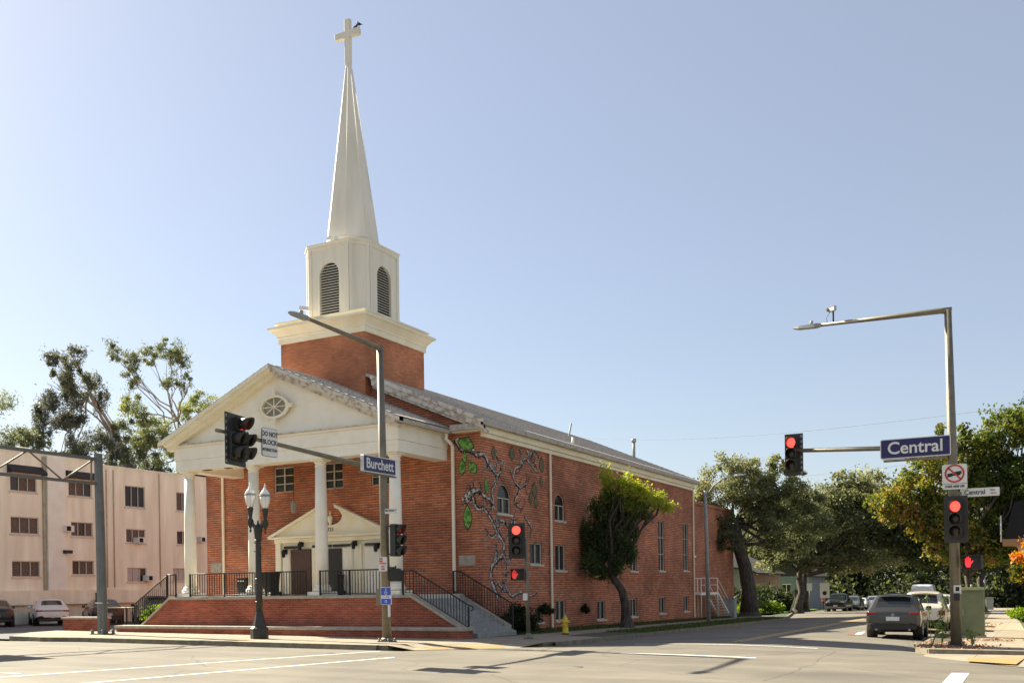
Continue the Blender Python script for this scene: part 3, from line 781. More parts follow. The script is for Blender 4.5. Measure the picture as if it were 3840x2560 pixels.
# ------------------------------------------------ mural painted on the bricks
ST = [[(-1.1, 7.49), (-0.89, 7.12), (-0.4, 6.99), (-0.14, 6.8), (0.27, 6.82), (0.6, 6.51), (0.98, 6.26), (1.26, 6.05), (1.06, 5.7), (0.81, 5.4), (0.94, 5.03), (0.73, 4.64)], [(1.26, 6.05), (1.62, 6.32), (1.78, 6.73)], [(0.98, 6.31), (1.28, 6.67), (1.2, 7.05)], [(0.6, 6.51), (0.4, 6.3)], [(-0.87, 5.1), (-0.65, 5.0), (-0.43, 5.22), (-0.6, 5.09)], [(-0.82, 5.05), (-0.43, 5.22), (-0.33, 4.93), (-0.17, 4.69), (0.16, 4.69), (0.54, 4.48), (0.91, 4.17), (1.2, 3.81), (1.69, 3.49), (1.78, 3.25), (1.57, 2.91), (1.16, 2.71), (0.72, 2.42), (0.66, 2.0), (0.93, 1.57), (1.32, 1.14)], [(-0.71, 5.19), (-0.43, 5.38), (-0.06, 5.38), (0.18, 5.21), (0.75, 5.06), (0.98, 4.79)], [(1.2, 3.81), (0.75, 3.6), (0.33, 3.82)], [(1.12, 4.37), (1.31, 4.1), (1.5, 3.87)], [(1.31, 4.29), (1.81, 4.29), (2.21, 4.09), (2.53, 4.35), (2.76, 4.86)], [(2.49, 6.41), (2.8, 5.99), (3.21, 5.76), (2.99, 5.42), (2.72, 5.15), (3.08, 4.98), (3.46, 4.9)], [(3.21, 5.76), (3.65, 5.92), (3.99, 6.05)], [(2.81, 6.34), (2.87, 6.54), (3.35, 6.69), (3.8, 7.04), (4.35, 6.79), (4.91, 6.59)], [(3.35, 6.69), (3.47, 7.05), (3.16, 7.37)], [(3.92, 7.41), (4.36, 7.1), (4.75, 6.89), (4.57, 6.66)], [(4.25, 7.24), (4.66, 7.52), (5.11, 7.23)], [(1.63, 1.52), (1.84, 1.95), (1.96, 2.39)], [(1.24, 1.81), (1.68, 1.52), (2.24, 1.41)], [(1.88, 1.63), (2.33, 1.27), (2.86, 1.36), (3.29, 1.4), (3.84, 1.24), (4.4, 1.29), (4.74, 1.44)], [(2.74, 4.36), (2.31, 3.85), (1.94, 3.55)], [(0.97, 2.66), (1.13, 3.04), (1.04, 3.33)], [(1.57, 2.86), (2.07, 2.82), (2.27, 2.63)], [(3.61, 4.66), (3.94, 4.38), (4.26, 4.14), (4.14, 3.73)]]
LF = [(-0.67, 7.28, 0.70, 0.5, -25, 1), (-0.85, 6.37, 0.28, 0.57, 0, 1), (-0.39, 6.33, 0.34, 0.55, 35, 1), (-0.64, 4.39, 0.36, 0.94, 0, 1), (0.38, 5.6, 0.3, 0.61, 10, 1), (1.0, 6.98, 0.3, 0.53, 0, 0), (4.6, 5.79, 0.5, 0.61, 0, 0), (2.57, 7.15, 0.4, 0.54, 0, 0), (5.33, 6.95, 0.4, 0.67, 0, 0), (4.7, 5.29, 0.4, 0.46, 0, 0), (-0.73, 6.76, 0.19, 0.43, 0, 1), (4.2, 5.4, .3, .5, 0, 0), (5.25, 6.2, .3, .5, 0, 0)]
MWH = mat('mural_pale_paint', (.62, .60, .56), rough=.8, scale=7., c2=(.14, .12, .10), lo=.42, hi=.54)
MDK = mat('mural_dark_paint', (.07, .05, .04), rough=.85, scale=8., c2=(.03, .02, .02))
MGR = mat('mural_green_paint', (.20, .42, .07), rough=.8, scale=9., c2=(.05, .15, .03), lo=.40, hi=.56)
MGR2 = mat('mural_dull_green_paint', (.15, .17, .08), rough=.85, scale=9., c2=(.13, .08, .05), lo=.35, hi=.65)
def onwall(u, z, d):
    return (XR + u, YF - d, z) if u < 0 else (XR + d, YF + u, z)
def wq(mb, pts, d):
    us = [p[0] for p in pts]
    if min(us) < 0 < max(us):    # bends round the corner
        neg = []; pos = []
        for i, p in enumerate(pts):
            q = pts[(i+1) % len(pts)]
            (neg if p[0] < 0 else pos).append(p)
            if (p[0] < 0) != (q[0] < 0):
                t = p[0]/(p[0]-q[0]); z = p[1] + (q[1]-p[1])*t; neg.append((-1e-4, z)); pos.append((1e-4, z))
        for part_ in (neg, pos):
            if len(part_) > 2: mb.poly([onwall(*p, d) for p in part_])
    else: mb.poly([onwall(*p, d) for p in pts])
def stroke(mb, P, w0, w1, d, off=0.):
    # smooth with Catmull-Rom
    Q = []
    P = [Vector(p) for p in P]
    for i in range(len(P)-1):
        p0, p1, p2, p3 = P[max(i-1,0)], P[i], P[i+1], P[min(i+2, len(P)-1)]
        for k in range(4):
            t = k/4.; Q.append(.5*((2*p1) + (p2-p0)*t + (2*p0-5*p1+4*p2-p3)*t*t + (3*p1-p0-3*p2+p3)*t**3))
    Q.append(P[-1]); n = len(Q)
    for i in range(n-1):
        a, b = Q[i], Q[i+1]; t = b-a
        if t.length < 1e-6: continue
        t.normalize(); nn = Vector((-t.y, t.x))
        wa = w0 + (w1-w0)*i/n; wb = w0 + (w1-w0)*(i+1)/n
        wa *= 1 + .25*math.sin(i*1.7); wb *= 1 + .25*math.sin((i+1)*1.7)
        o = nn*off
        wq(mb, [tuple(a-nn*wa+o-t*.01), tuple(b-nn*wb+o), tuple(b+nn*wb+o), tuple(a+nn*wa+o-t*.01)], d)
md = MB(); mw = MB()
for i, s_ in enumerate(ST):
    big = i in (0, 5, 6)
    w = .10 if big else .058
    if i == 5: s_ = s_[::-1]
    stroke(md, s_, w*1.35, w*.7, .004, -.015)
    stroke(mw, s_, w*.75, w*.25, .008, .012)
for k in range(170):   # fine twigs
    s_ = random.choice(ST); i = random.randrange(len(s_)-1); p = Vector(s_[i]).lerp(Vector(s_[i+1]), random.random())
    a = random.uniform(0, 6.28); L_ = random.uniform(.15, .4); q = p + Vector((math.cos(a), math.sin(a)))*L_; r_ = q + Vector((math.cos(a+.8), math.sin(a+.8)))*L_*.6
    if min(q.x, r_.x) < -1.0 or max(q.x, r_.x) > 5.7 or max(q.y, r_.y) > 7.6: continue
    stroke(md, [p, q, r_], .03, .008, .004)
    if k % 3: stroke(mw, [p, q, r_], .016, .005, .008)
mural = part(mw, 'mural_branches', MWH)
mural['label'] = 'painted pale twisting branches and green leaves on the brick corner'
o = md.build('branch_shadow_paint', MDK); o.parent = mural
for u, z, w, h, a, vivid in LF:
    mb = MB(); ol = MB(); pts = []; pts2 = []
    ca, sa = math.cos(R(a)), math.sin(R(a))
    for k in range(18):
        t = 2*PI*k/18; y = math.cos(t); x = math.sin(t) * (1-abs(y)**1.6)**.5 if abs(y) < 1 else 0
        x = math.copysign(abs(math.sin(t))**2.1, math.sin(t)) * (1 - .25*y)
        for L_, f in ((pts, 1.), (pts2, 1.16)):
            X, Y = x*w/2*f, y*h/2*f; L_.append((u + X*ca - Y*sa, z + X*sa + Y*ca))
    for k in range(18):   # triangle fan so that each piece bends cleanly
        q = (k+1) % 18
        wq(mb, [(u, z), pts[k], pts[q]], .014); wq(ol, [(u, z), pts2[k], pts2[q]], .011)
    lf = mb.build('painted_leaf', MGR if vivid else MGR2); lf.parent = mural
    if vivid: stroke(md, [(u, z-h/2), (u, z+h/2)], .012, .006, .018)
    ob = ol.build('leaf_outline', MDK); ob.parent = mural

# ------------------------------------------------ rear wing with door and steps
X2 = -20.0
wing = MB()
PW = lambda u, v, d: (X2 - d, u, v)
wall_grid(wing, PW, YB, 72.6, -1.5, 6.9, [(61.2, 62.3, 1.12, 3.3)])
wing.quad((X2, 72.6, -1.5), (XL, 72.6, -1.5), (XL, 72.6, 6.9), (X2, 72.6, 6.9)); wing.quad((XL, YB, 6.9), (XL, 72.6, 6.9), (X2, 72.6, 6.9), (X2, YB, 6.9))
wing.quad((XL, YB, -1.5), (XL, 72.6, -1.5), (XL, 72.6, 6.9), (XL, YB, 6.9))
wing.box(X2-.25, X2+.08, YB, 72.7, 6.9, 7.1)
part(wing, 'rear_wing', BRICK)
part(MB().box(X2-.12, X2-.05, 61.2, 62.3, 1.12, 3.3), 'door', mat('rear_door_brown', (.10, .06, .045), rough=.6))
part(MB().box(X2-.02, X2+.05, 61.0, 61.2, 1.12, 3.4).box(X2-.02, X2+.05, 62.3, 62.5, 1.12, 3.4).box(X2-.02, X2+.3, 60.9, 62.6, 3.4, 3.52), 'door_frame', CREAM)
st = thing('outside_stair', 'white painted steel stair and landing against the rear of the brick church', 'stair', (-19.3, 63, -.5))
def pst(mb, name, m, par):
    o = mb.build(name, m); o.parent = par; o.matrix_parent_inverse = Matrix.Translation(-Vector(par.location)); return o
pst(MB().box(X2, -18.9, 60.9, 64.6, .96, 1.12), 'landing', WHITE, st)
mb = MB()
for k in range(9): mb.box(-19.7, -18.9, 64.6+k*.33, 64.9+k*.33, .8-k*.19, .84-k*.19)
pst(mb, 'treads', WHITE, st)
for x in (-18.9, -19.7):
    pst(MB().tube([(x, 64.6, 1.05), (x, 67.8, -.75)], .09, 4, 0, False), 'stringer', WHITE, st)
    pst(MB().tube([(x, 61, 2.05), (x, 64.6, 2.05), (x, 67.6, .35), (x, 67.7, -.6)], .03, 5), 'handrail', WHITE, st)
    for y in (61.0, 62.8, 64.6): pst(MB().cyl((x, y, g(x, y)), (x, y, 2.05), .035, n=6), 'post', WHITE, st)
pst(MB().tube([(-18.9, 61, 1.6), (-18.9, 64.6, 1.6), (-18.9, 67.6, -.1)], .022, 5), 'mid_rail', WHITE, st)

# ================================================================== TERRACE, STEPS
ZT = 1.40
ter = thing('porch_terrace', 'red brick terrace with stone coping and steps down at both ends under the portico', 'terrace', (-26.3, 30, .1))
def pt(mb, name, m, **kw):
    o = mb.build(name, m, **kw); o.parent = ter; o.matrix_parent_inverse = Matrix.Translation((26.3, -30, -.1)); return o
mb = MB()
prof = [(-34.3, -.25), (-17.45, -.35), (-17.9, .12), (-20.05, 1.30), (-32.15, 1.30), (-33.85, .12)]
M = Matrix(((1,0,0,0),(0,0,-1,29.95),(0,1,0,0),(0,0,0,1)))
mb.prism(prof, .3, M)
pt(mb, 'brick_front', BRICKL)
mb = MB()
mb.box(-32.2, -20.0, 29.88, 30.3, 1.30, 1.385)
for xa, za, xb, zb in ((-20.02, 1.385, -17.75, .14), (-32.18, 1.385, -34.0, .14)):
    v = [(xa, 29.88, za), (xb, 29.88, zb), (xb, 29.88, zb-.1), (xa, 29.88, za-.1)]; v += [(x, 30.3, z) for x, y, z in v]
    mb.add(v, [(0,1,2,3),(7,6,5,4),(0,4,5,1),(1,5,6,2),(2,6,7,3),(3,7,4,0)])
    v = [(xa, 33.2, za), (xb, 33.2, zb), (xb, 33.2, zb-.4), (xa, 33.2, za-.4)]; v += [(x, 33.45, z) for x, y, z in v]
    mb.add(v, [(0,1,2,3),(7,6,5,4),(0,4,5,1),(1,5,6,2),(2,6,7,3),(3,7,4,0)])
pt(mb, 'coping', CONC, bevel=.01)
pt(MB().box(-32.3, -19.95, 30.3, YF-.01, .0, 1.40).box(-31.95, -20.5, 30.0, 30.31, 1.386, 1.412), 'porch_floor', mat('porch_floor_pale', (.62, .57, .48), rough=.7, scale=3., var=.06))
for sg, xs_ in ((1, -19.95), (-1, -32.3)):
    mb = MB(); nstep = 9
    for k in range(nstep):
        z = 1.40 - (k+1)*.155; x0 = xs_ + sg*k*.27; x1 = x0 + sg*.30
        mb.box(min(x0, x1), max(x0, x1), 30.3, 33.2, -.5, z)
    pt(mb, 'steps', STEP)
# street bench wall in front
bw = thing('low_brick_wall', 'long low red brick planter wall with pale cap in front of the terrace', 'wall', (-26, 29.4, 0))
def lw_(mb, name, m, par, **kw):
    o = mb.build(name, m, **kw); o.parent = par; o.matrix_parent_inverse = Matrix.Translation(-Vector(par.location)); return o
lw_(MB().box(-34.5, -17.45, 29.2, 29.88, -.4, .13), 'brickwork', BRICKL, bw)
lw_(MB().box(-34.56, -17.38, 29.14, 29.9, .133, .25), 'cap', CONC, bw, bevel=.015)
bw = thing('low_brick_wall', 'short low red brick wall with pale cap beside the parking lot entrance', 'wall', (-37, 29.6, 0))
lw_(MB().box(-38.2, -35.85, 29.45, 30.0, -.2, .50), 'brickwork', BRICKL, bw)
lw_(MB().box(-38.25, -35.8, 29.4, 30.05, .503, .60), 'cap', CONC, bw, bevel=.015)

# railings: every picket its own part
PK = MB().box(-.011, .011, -.011, .011, 0, 1).build('picket', IRON); pk_me = PK.data; bpy.data.objects.remove(PK)
def railing(label, path, h=.95, sp=.135, posts=(), scroll=False, group='black iron railings of the church porch', zb=.08):
    """path: list of points (x,y,zfloor)"""
    p0 = Vector(path[0]); t = thing('iron_railing', label, 'railing', p0, 0, group)
    loc = lambda p: Vector(p) - p0
    P = [Vector(p) for p in path]
    mb = MB(); mb.tube([loc(p) + Vector((0,0,h)) for p in P] + ([loc(P[-1]) + Vector((.16, 0, h-.06)), loc(P[-1]) + Vector((.2, 0, h-.16)), loc(P[-1]) + Vector((.1, 0, h-.2))] if scroll else []), .026, 6)
    o = mb.build('top_rail', IRON, t)
    o = MB().tube([loc(p) + Vector((0,0,zb)) for p in P], .015, 5).build('bottom_rail', IRON, t)
    for i in range(len(P)-1):
        a, b = P[i], P[i+1]; L_ = (b-a).length; n = max(2, int(L_/sp))
        for k in range(n+1):
            q = a.lerp(b, k/n)
            o = bpy.data.objects.new('picket', pk_me); COL.objects.link(o); o.parent = t
            o.location = q - p0 + Vector((0,0,zb)); o.scale = (1, 1, h-zb)
    for q in posts:
        q = Vector(q); MB().box(-.028, .028, -.028, .028, -.05, h+.02).build('post', IRON, t, loc=q-p0)
    return t
RZ = 1.40
railing('iron railing along the porch edge between first and third columns', [(-31.1, 30.08, RZ), (-25.0, 30.08, RZ)], posts=[(-31.1, 30.08, RZ), (-29.2, 30.08, RZ), (-27.0, 30.08, RZ), (-25.0, 30.08, RZ)])
railing('iron railing along the porch edge right of the third column', [(-24.3, 30.08, RZ), (-21.4, 30.08, RZ)], posts=[(-24.3, 30.08, RZ), (-22.9, 30.08, RZ), (-21.4, 30.08, RZ)])
railing('iron handrail sloping down the near edge of the right steps', [(-20.55, 30.1, RZ), (-20.05, 30.1, RZ), (-17.75, 30.1, .14)], posts=[(-20.5, 30.1, RZ), (-17.75, 30.1, .05)], scroll=True, h=.88)
railing('iron handrail sloping down beside the brick wall on the right steps', [(-20.3, 33.3, RZ), (-20.0, 33.3, RZ), (-17.7, 33.3, .12)], posts=[(-20.3, 33.3, RZ), (-17.7, 33.3, .1)], h=.88)
railing('iron handrail sloping down the near edge of the left steps', [(-31.95, 30.1, RZ), (-32.4, 30.1, RZ), (-34.4, 30.1, .2)], posts=[(-31.95, 30.1, RZ), (-32.45, 30.1, RZ), (-34.4, 30.1, .1)], h=.95)
railing('low iron railing between the short brick wall and the left steps', [(-37.6, 31.2, .1), (-34.6, 31.2, .1)], posts=[(-37.6, 31.2, .1), (-36.2, 31.2, .1), (-34.6, 31.2, .1)], h=.85, group='black iron railings of the church porch')
# scroll panels in the front railing
for x in (-30.45, -28.55, -25.2, -22.6):
    pass
# ================================================================== STREET FURNITURE
LEAN = -.013   # every post leans a touch
def sub(mb, name, m, par, **kw):
    o = mb.build(name, m, **kw); o.parent = par; o.matrix_parent_inverse = Matrix.Translation(-Vector(par.location)); return o

def cobra(mb, p, d, L=.75, w=.12):
    d = Vector(d).normalized(); s_ = Vector((0,0,1)).cross(d)
    p = Vector(p); up = Vector((0,0,1))
    def ringpt(t, ww, h0, h1): c = p + d*t; return [c - s_*ww + up*h0, c + s_*ww + up*h0, c + s_*ww*.7 + up*h1, c - s_*ww*.7 + up*h1]
    R_ = [ringpt(0, .05, -.04, .04), ringpt(.12, .09, -.06, .06), ringpt(.2, w, -.06, .05), ringpt(L*.8, w, -.05, .03), ringpt(L, w*.6, -.02, .01)]
    vs = sum(R_, []); fs = [(0,1,2,3), tuple(reversed(range(16, 20)))]
    for j in range(4):
        for i in range(4): k = (i+1) % 4; fs.append((j*4+i, (j+1)*4+i, (j+1)*4+k, j*4+k))
    mb.add(vs, fs)

# --- pole by the church corner
px, py = -18.69, 26.48; gz = g(px, py) + .15
lp = thing('traffic_signal_pole', 'tall tan lamp and signal pole standing on the pavement at the church corner', 'pole', (px, py, gz), 0)
tl = px - .12
sub(MB().tube([(px, py, gz), (px-.06, py, 5), (tl, py, 9.5)], [.15, .135, .105], 12), 'shaft', POLE, lp)
mb = MB(); mb.box(px-.23, px+.23, py-.23, py+.23, gz, gz+.035)
for a in (-.18, .18):
    for b in (-.18, .18): mb.cyl((px+a, py+b, gz), (px+a, py+b, gz+.12), .03, n=6)
mb.lathe([(.2, gz+.035), (.19, gz+.1), (.155, gz+.14)], 12, M=Matrix.Translation((px, py, 0)))
sub(mb, 'base_plate', POLE, lp)
mb = MB(); mb.tube([(tl, py+.1, 9.36), (tl, py-.1, 9.42), (tl, 22.9, 9.55)], [.10, .09, .05], 10)
sub(mb, 'lamp_arm', POLE, lp)
mb = MB(); cobra(mb, (tl, 22.95, 9.55), (0, -1, .02), .85); mb.lathe([(.05, 9.62), (.06, 9.72), (.0, 9.74)], 8, M=Matrix.Translation((tl, 22.6, 0)))
sub(mb, 'lamp_head', GRY, lp)
mb = MB(); mb.tube([(px-.06, py, 5.38), (px-.06, 25.6, 5.5), (px-.06, 22.5, 5.65), (px-.06, 19.4, 5.78)], [.09, .085, .065, .05], 10)
sub(mb, 'signal_arm', POLE, lp)
sub(MB().box(px-.10, px+.10, py-.02, py-.22, 1.05, 1.5) if False else MB().box(px-.34, px-.16, py-.1, py+.1, 1.1, 1.62), 'control_box', POLE, lp)

def arrow_dummy(): pass

def signal_head(par, M, nsec, r=.15, sec=.35, lit=None, x=0., zc=0., dim=False, visor=.28):
    """one column of lenses on matrix M (x right, y up, z toward the driver)"""
    H = nsec*sec
    mb = MB(); mb.box(x-sec/2, x+sec/2, zc-H/2, zc+H/2, -.2, 0, M=M)
    sub(mb, 'housing', SIGB, par)
    for k in range(nsec):
        y = zc + H/2 - sec*(k+.5)
        MM = M @ Matrix.Translation((x, y, 0))
        mb = MB(); n = 16; vs = []; fs = []
        for i in range(n+1):
            a = R(-60) + R(300)*i/n; c, s_ = math.cos(a), math.sin(a)
            L_ = visor
            for rr, zz in ((r*1.08, 0), (r*1.1, L_ * (.75 + .25*s_)), (r*1.04, L_*(.75+.25*s_)), (r*1.02, 0)): vs.append((rr*c, rr*s_, zz))
        for i in range(n):
            for j in range(4): fs.append((i*4+j, (i+1)*4+j, (i+1)*4+(j+1) % 4, i*4+(j+1) % 4))
        mb.add(vs, fs, 0, True, MM); sub(mb, 'visor', SIGB, par)
        mb = MB(); mb.lathe([(r, .0), (r*.85, .03), (r*.4, .05), (0.001, .055)], 18, M=MM, cap=False)
        l = sub(mb, 'lens', (RED_LIT if not dim else LENS_DIMR) if lit == k else LENS_OFF, par)
def backplate(par, M, x0, x1, y0, y1, louv='r'):
    mb = MB(); mb.box(x0, x1, y0, y1, -.13, -.115, M=M)
    n = int((y1-y0)/.16)
    sub(mb, 'backplate', SIGB, par)
    if not louv: return
    # slotted edge: pale slots where the sky or wall shows
    mb = MB()
    for k in range(n):
        y = y0 + (k+.5)*(y1-y0)/n
        for s_ in ((x1-.075, x1-.02), (x0+.02, x0+.075)):
            if (louv == 'r' and s_[0] < 0) or (louv == 'l' and s_[0] > 0): continue
            mb.box(s_[0], s_[1], y-.045, y+.03, -.114, -.110, M=M)
    sub(mb, 'backplate_slot', mat('slot_grey', (.30, .31, .31), rough=.6), par)

# five-section head over the avenue
t = thing('traffic_light', 'dark five lens traffic light cluster at the end of the mast arm by the church', 'traffic light', (px-.06, 19.75, 5.6), 0, 'traffic lights')
M = frame((px+.12, 19.75, 5.6), (1, .22, 0))
backplate(t, M, -.5, .5, -.68, .68, 'l')
signal_head(t, M, 1, lit=0, zc=.42, x=.1, dim=True, visor=.36)
signal_head(t, M, 2, zc=-.18, x=-.2, visor=.36); signal_head(t, M, 2, zc=-.18, x=.22, visor=.36)
sub(MB().cyl((px-.06, 19.75, 5.2), (px-.06, 19.75, 6.0), .04).cyl((px-.06, 19.1, 5.78), (px-.06, 19.5, 5.78), .05), 'bracket', POLE, t)

def sign_plate(name, label, cat, M, w, h, face, border=None, bw=.02, t=.02, group=None, depth=0):
    o0 = M @ Vector((0, 0, 0)); s_ = thing(name, label, cat, tuple(o0), 0, group)
    def rr(w, h, r, n=4):
        P = []
        for cx_, cy_, a0 in ((w/2-r, h/2-r, 0), (-w/2+r, h/2-r, 90), (-w/2+r, -h/2+r, 180), (w/2-r, -h/2+r, 270)):
            for i in range(n+1): P.append((cx_ + r*math.cos(R(a0+90*i/n)), cy_ + r*math.sin(R(a0+90*i/n))))
        return P
    r = min(w, h)*.08
    sub(MB().prism(rr(w, h, r), max(t, depth), M), 'panel' if border is None else 'border', border or face, s_)
    if border is not None: sub(MB().prism(rr(w-2*bw, h-2*bw, r*.7), .004, M @ Matrix.Translation((0,0,.005))), 'panel', face, s_)
    return s_
def lettering(par, s_, size, M, m, x=0, y=0, bold=.01, sx=1., name='lettering'):
    o = text(s_, size, M @ Matrix.Translation((x, y, .009)), m, name, None, bold, sx, t=.002)
    o.parent = par; o.matrix_parent_inverse = Matrix.Translation(-Vector(par.location)); return o

# DO NOT BLOCK INTERSECTION
M = frame((px+.06, 20.98, 5.68), (1, 0, 0))
s_ = sign_plate('regulatory_sign', 'white do not block intersection sign on the mast arm beside the church', 'sign', M, .62, .78, SIGNW, SIGNBK, .012)
lettering(s_, 'DO NOT', .18, M, SIGNBK, 0, .22, bold=.005, sx=.9); lettering(s_, 'BLOCK', .18, M, SIGNBK, 0, .0, bold=.005); lettering(s_, 'INTERSECTION', .115, M, SIGNBK, 0, -.21, sx=.74, bold=.003)
# Burchett
M = frame((px+.16, 26.0, 5.56), (1, 0, 0))
s_ = sign_plate('street_name_sign', 'blue street name sign reading Burchett on the pole beside the church', 'street sign', M, 1.75, .52, SIGNBL, SIGNW, .025, depth=.12)
lettering(s_, 'Burchett', .45, M, SIGNW, 0, .0, bold=.008, sx=.93)
s_.location.z += 0
sub(MB().box(px+.02, px+.10, 25.0, 27.0, 5.25, 5.3).box(px-.0, px+.05, 25.0, 26.9, 5.6, 5.66), 'hanger', POLE, s_)
# small white name sign
M = frame((px+.28, py-.1, 4.12), (.25, -1, 0))
s_ = sign_plate('street_name_sign', 'small white street name plate on the tan pole above the side traffic light', 'street sign', M, .40, .16, SIGNW, None)
lettering(s_, 'Burchett', .085, M, SIGNBK, -.03, .02, bold=.002); lettering(s_, 'St', .05, M, SIGNBK, .165, .03, bold=.001)
# side mounted head on this pole, seen from its side
t = thing('traffic_light', 'dark traffic light mounted low on the tan pole facing along the avenue', 'traffic light', (px+.4, py, 3.2), 0, 'traffic lights')
M = frame((px+.52, py-.05, 3.18), (1, .05, 0)); signal_head(t, M, 3, lit=0, dim=True, sec=.345)
sub(MB().box(px+.1, px+.34, py-.04, py+.0, 3.62, 3.66).box(px+.1, px+.34, py-.04, py, 2.72, 2.76), 'bracket', SIGB, t)
t = thing('pedestrian_signal', 'back of a dark pedestrian signal on the tan pole above the blue parking sign', 'pedestrian signal', (px+.3, py, 2.05), 0)
sub(MB().prism([(x*1.0, y) for x, y in ((-.15, -.2), (.15, -.2), (.2, -.12), (.2, .14), (.13, .22), (-.13, .22), (-.2, .14), (-.2, -.12))], .2, frame((px+.33, py-.02, 2.06), (.2, -1, 0))), 'housing', BLACK, t)
sub(MB().box(px+.1, px+.3, py, py+.05, 2.28, 2.33).cyl((px+.34, py+.05, 2.2), (px+.34, py+.05, 2.36), .03), 'bracket', BLACK, t)
# no stopping sign
M = frame((px+.02, py-.2, 2.42), (0.1, -1, 0))
s_ = sign_plate('parking_sign', 'white and red no stopping any time sign on the tan corner pole', 'sign', M, .30, .46, SIGNW, None)
sub(MB().prism([(-.13, .07), (-.01, .07), (-.01, .2), (-.13, .2)], .003, M @ Matrix.Translation((0,0,.005))), 'red_square', SIGNR, s_)
lettering(s_, 'NO', .085, M, SIGNW, -.07, .135, bold=.002, sx=.9); lettering(s_, 'STOPPING', .062, M, SIGNR, 0, .02, bold=.002, sx=.85); lettering(s_, 'ANY', .065, M, SIGNR, 0, -.075, bold=.002); lettering(s_, 'TIME', .065, M, SIGNR, 0, -.16, bold=.002)
# accessible parking sign
M = frame((px+.14, py-.22, 1.40), (.05, -1, 0))
s_ = sign_plate('parking_sign', 'blue accessible parking sign low on the tan corner pole', 'sign', M, .40, .56, SIGNW, SIGNW, .01)
for y0, y1 in ((.02, .265), (-.265, -.09)):
    sub(MB().prism([(-.18, y0), (.18, y0), (.18, y1), (-.18, y1)], .003, M @ Matrix.Translation((0,0,.010))), 'blue_panel', SIGNBL2, s_)
ic = MB(); MI = M @ Matrix.Translation((0, .13, .016))
ring(.036, .052, 20, MI @ Matrix.Translation((-.0, -.035, 0)), ic, .002); ic.prism([(x+.005, y+.09) for x, y in disc(.018, 10)], .002, MI); ic.prism([(-.008, .07), (.012, .07), (.012, .01), (.045, .005), (.06, -.05), (.045, -.053), (.03, -.012), (-.008, -.012)], .002, MI)
sub(ic, 'wheelchair_symbol', SIGNW, s_)
lettering(s_, 'VAN', .04, M, SIGNBL2, -.09, -.035, bold=.001); lettering(s_, 'ACCESS', .04, M, SIGNBL2, .06, -.035, bold=.001)
ic = MB(); MI = M @ Matrix.Translation((0, -.175, .016)); ring(.03, .045, 18, MI, ic, .002); sub(ic, 'round_symbol', SIGNW, s_)
sub(MB().box(px+.16, px+.22, py-.16, py-.1, .72, 1.1), 'post_stub', SIGNW, s_)

# --- small post with signals in front of the mural
qx, qy = -15.62, 30.54; qz = g(qx, qy) + .15
t = thing('signal_post', 'short grey signal post on the pavement in front of the mural', 'pole', (qx, qy, qz))
sub(MB().tube([(qx, qy, qz), (qx-.05, qy, 3.3)], [.075, .06], 10).lathe([(.16, qz), (.16, qz+.04), (.1, qz+.16), (.075, qz+.2)], 10, M=Matrix.Translation((qx, qy, 0))), 'shaft', POLE, t)
M = frame((qx-.05, qy-.12, 1.28), (0, -1, 0))
s_ = sign_plate('push_button_sign', 'tiny white push button plate on the short grey signal post', 'sign', M, .17, .24, SIGNW, None)
t = thing('traffic_light', 'traffic light with glowing red lens on the short post before the mural', 'traffic light', (qx-.25, qy-.2, 3.2), 0, 'traffic lights')
M = frame((qx-.25, qy-.32, 3.22), (.42, -1, 0)); backplate(t, M, -.29, .29, -.62, .60, ''); signal_head(t, M, 3, lit=0, visor=.2)
t = thing('pedestrian_signal', 'black pedestrian signal with a dim red hand on the short post', 'pedestrian signal', (qx-.25, qy-.1, 2.0), 0, 'pedestrian signals')
HAND = [(-.05, -.11), (.045, -.11), (.06, -.05), (.10, -.01), (.125, .035), (.11, .05), (.08, .03), (.058, .01), (.058, .10), (.045, .115), (.033, .10), (.031, .03), (.022, .03), (.02, .135), (.008, .148), (-.006, .135), (-.008, .03), (-.017, .03), (-.02, .125), (-.033, .138), (-.046, .125), (-.047, .03), (-.055, .03), (-.06, .09), (-.071, .10), (-.083, .09), (-.083, -.04)]
def ped(t, M, w=.46, h=.42, lit=HAND_LIT, hx=-.1):
    sub(MB().box(-w/2, w/2, -h/2, h/2, -.2, 0, M=M).box(-w/2, w/2, h/2-.03, h/2, 0, .14, M=M).box(-w/2, -w/2+.02, -h/2, h/2, 0, .12, M=M).box(w/2-.02, w/2, -h/2, h/2, 0, .12, M=M), 'housing', BLACK, t)
    MM = M @ Matrix.Translation((hx, -.01, .006)) @ Matrix.Diagonal((1.05, 1.2, 1, 1))
    mb = MB(); n = len(HAND)
    # palm and five fingers as convex pieces
    for a in ([(-.083, -.04), (-.05, -.11), (.045, -.11), (.06, -.05), (.058, .03), (-.06, .03), (-.083, .03)], [(.06, -.05), (.125, .035), (.11, .05), (.058, .01)],
              [(.031, .03), (.058, .03), (.058, .10), (.045, .115), (.033, .10)], [(-.008, .03), (.022, .03), (.02, .135), (.008, .148), (-.006, .135)],
              [(-.047, .03), (-.017, .03), (-.02, .125), (-.033, .138), (-.046, .125)], [(-.083, .03), (-.06, .03), (-.062, .09), (-.071, .10), (-.083, .09)]):
        mb.prism(a, .003, MM)
    sub(mb, 'hand_symbol', lit, t)
M = frame((qx-.28, qy-.22, 2.05), (.42, -1, 0)); ped(t, M, .46, .40, emit('hand_dim', (1, .05, .04), .22))

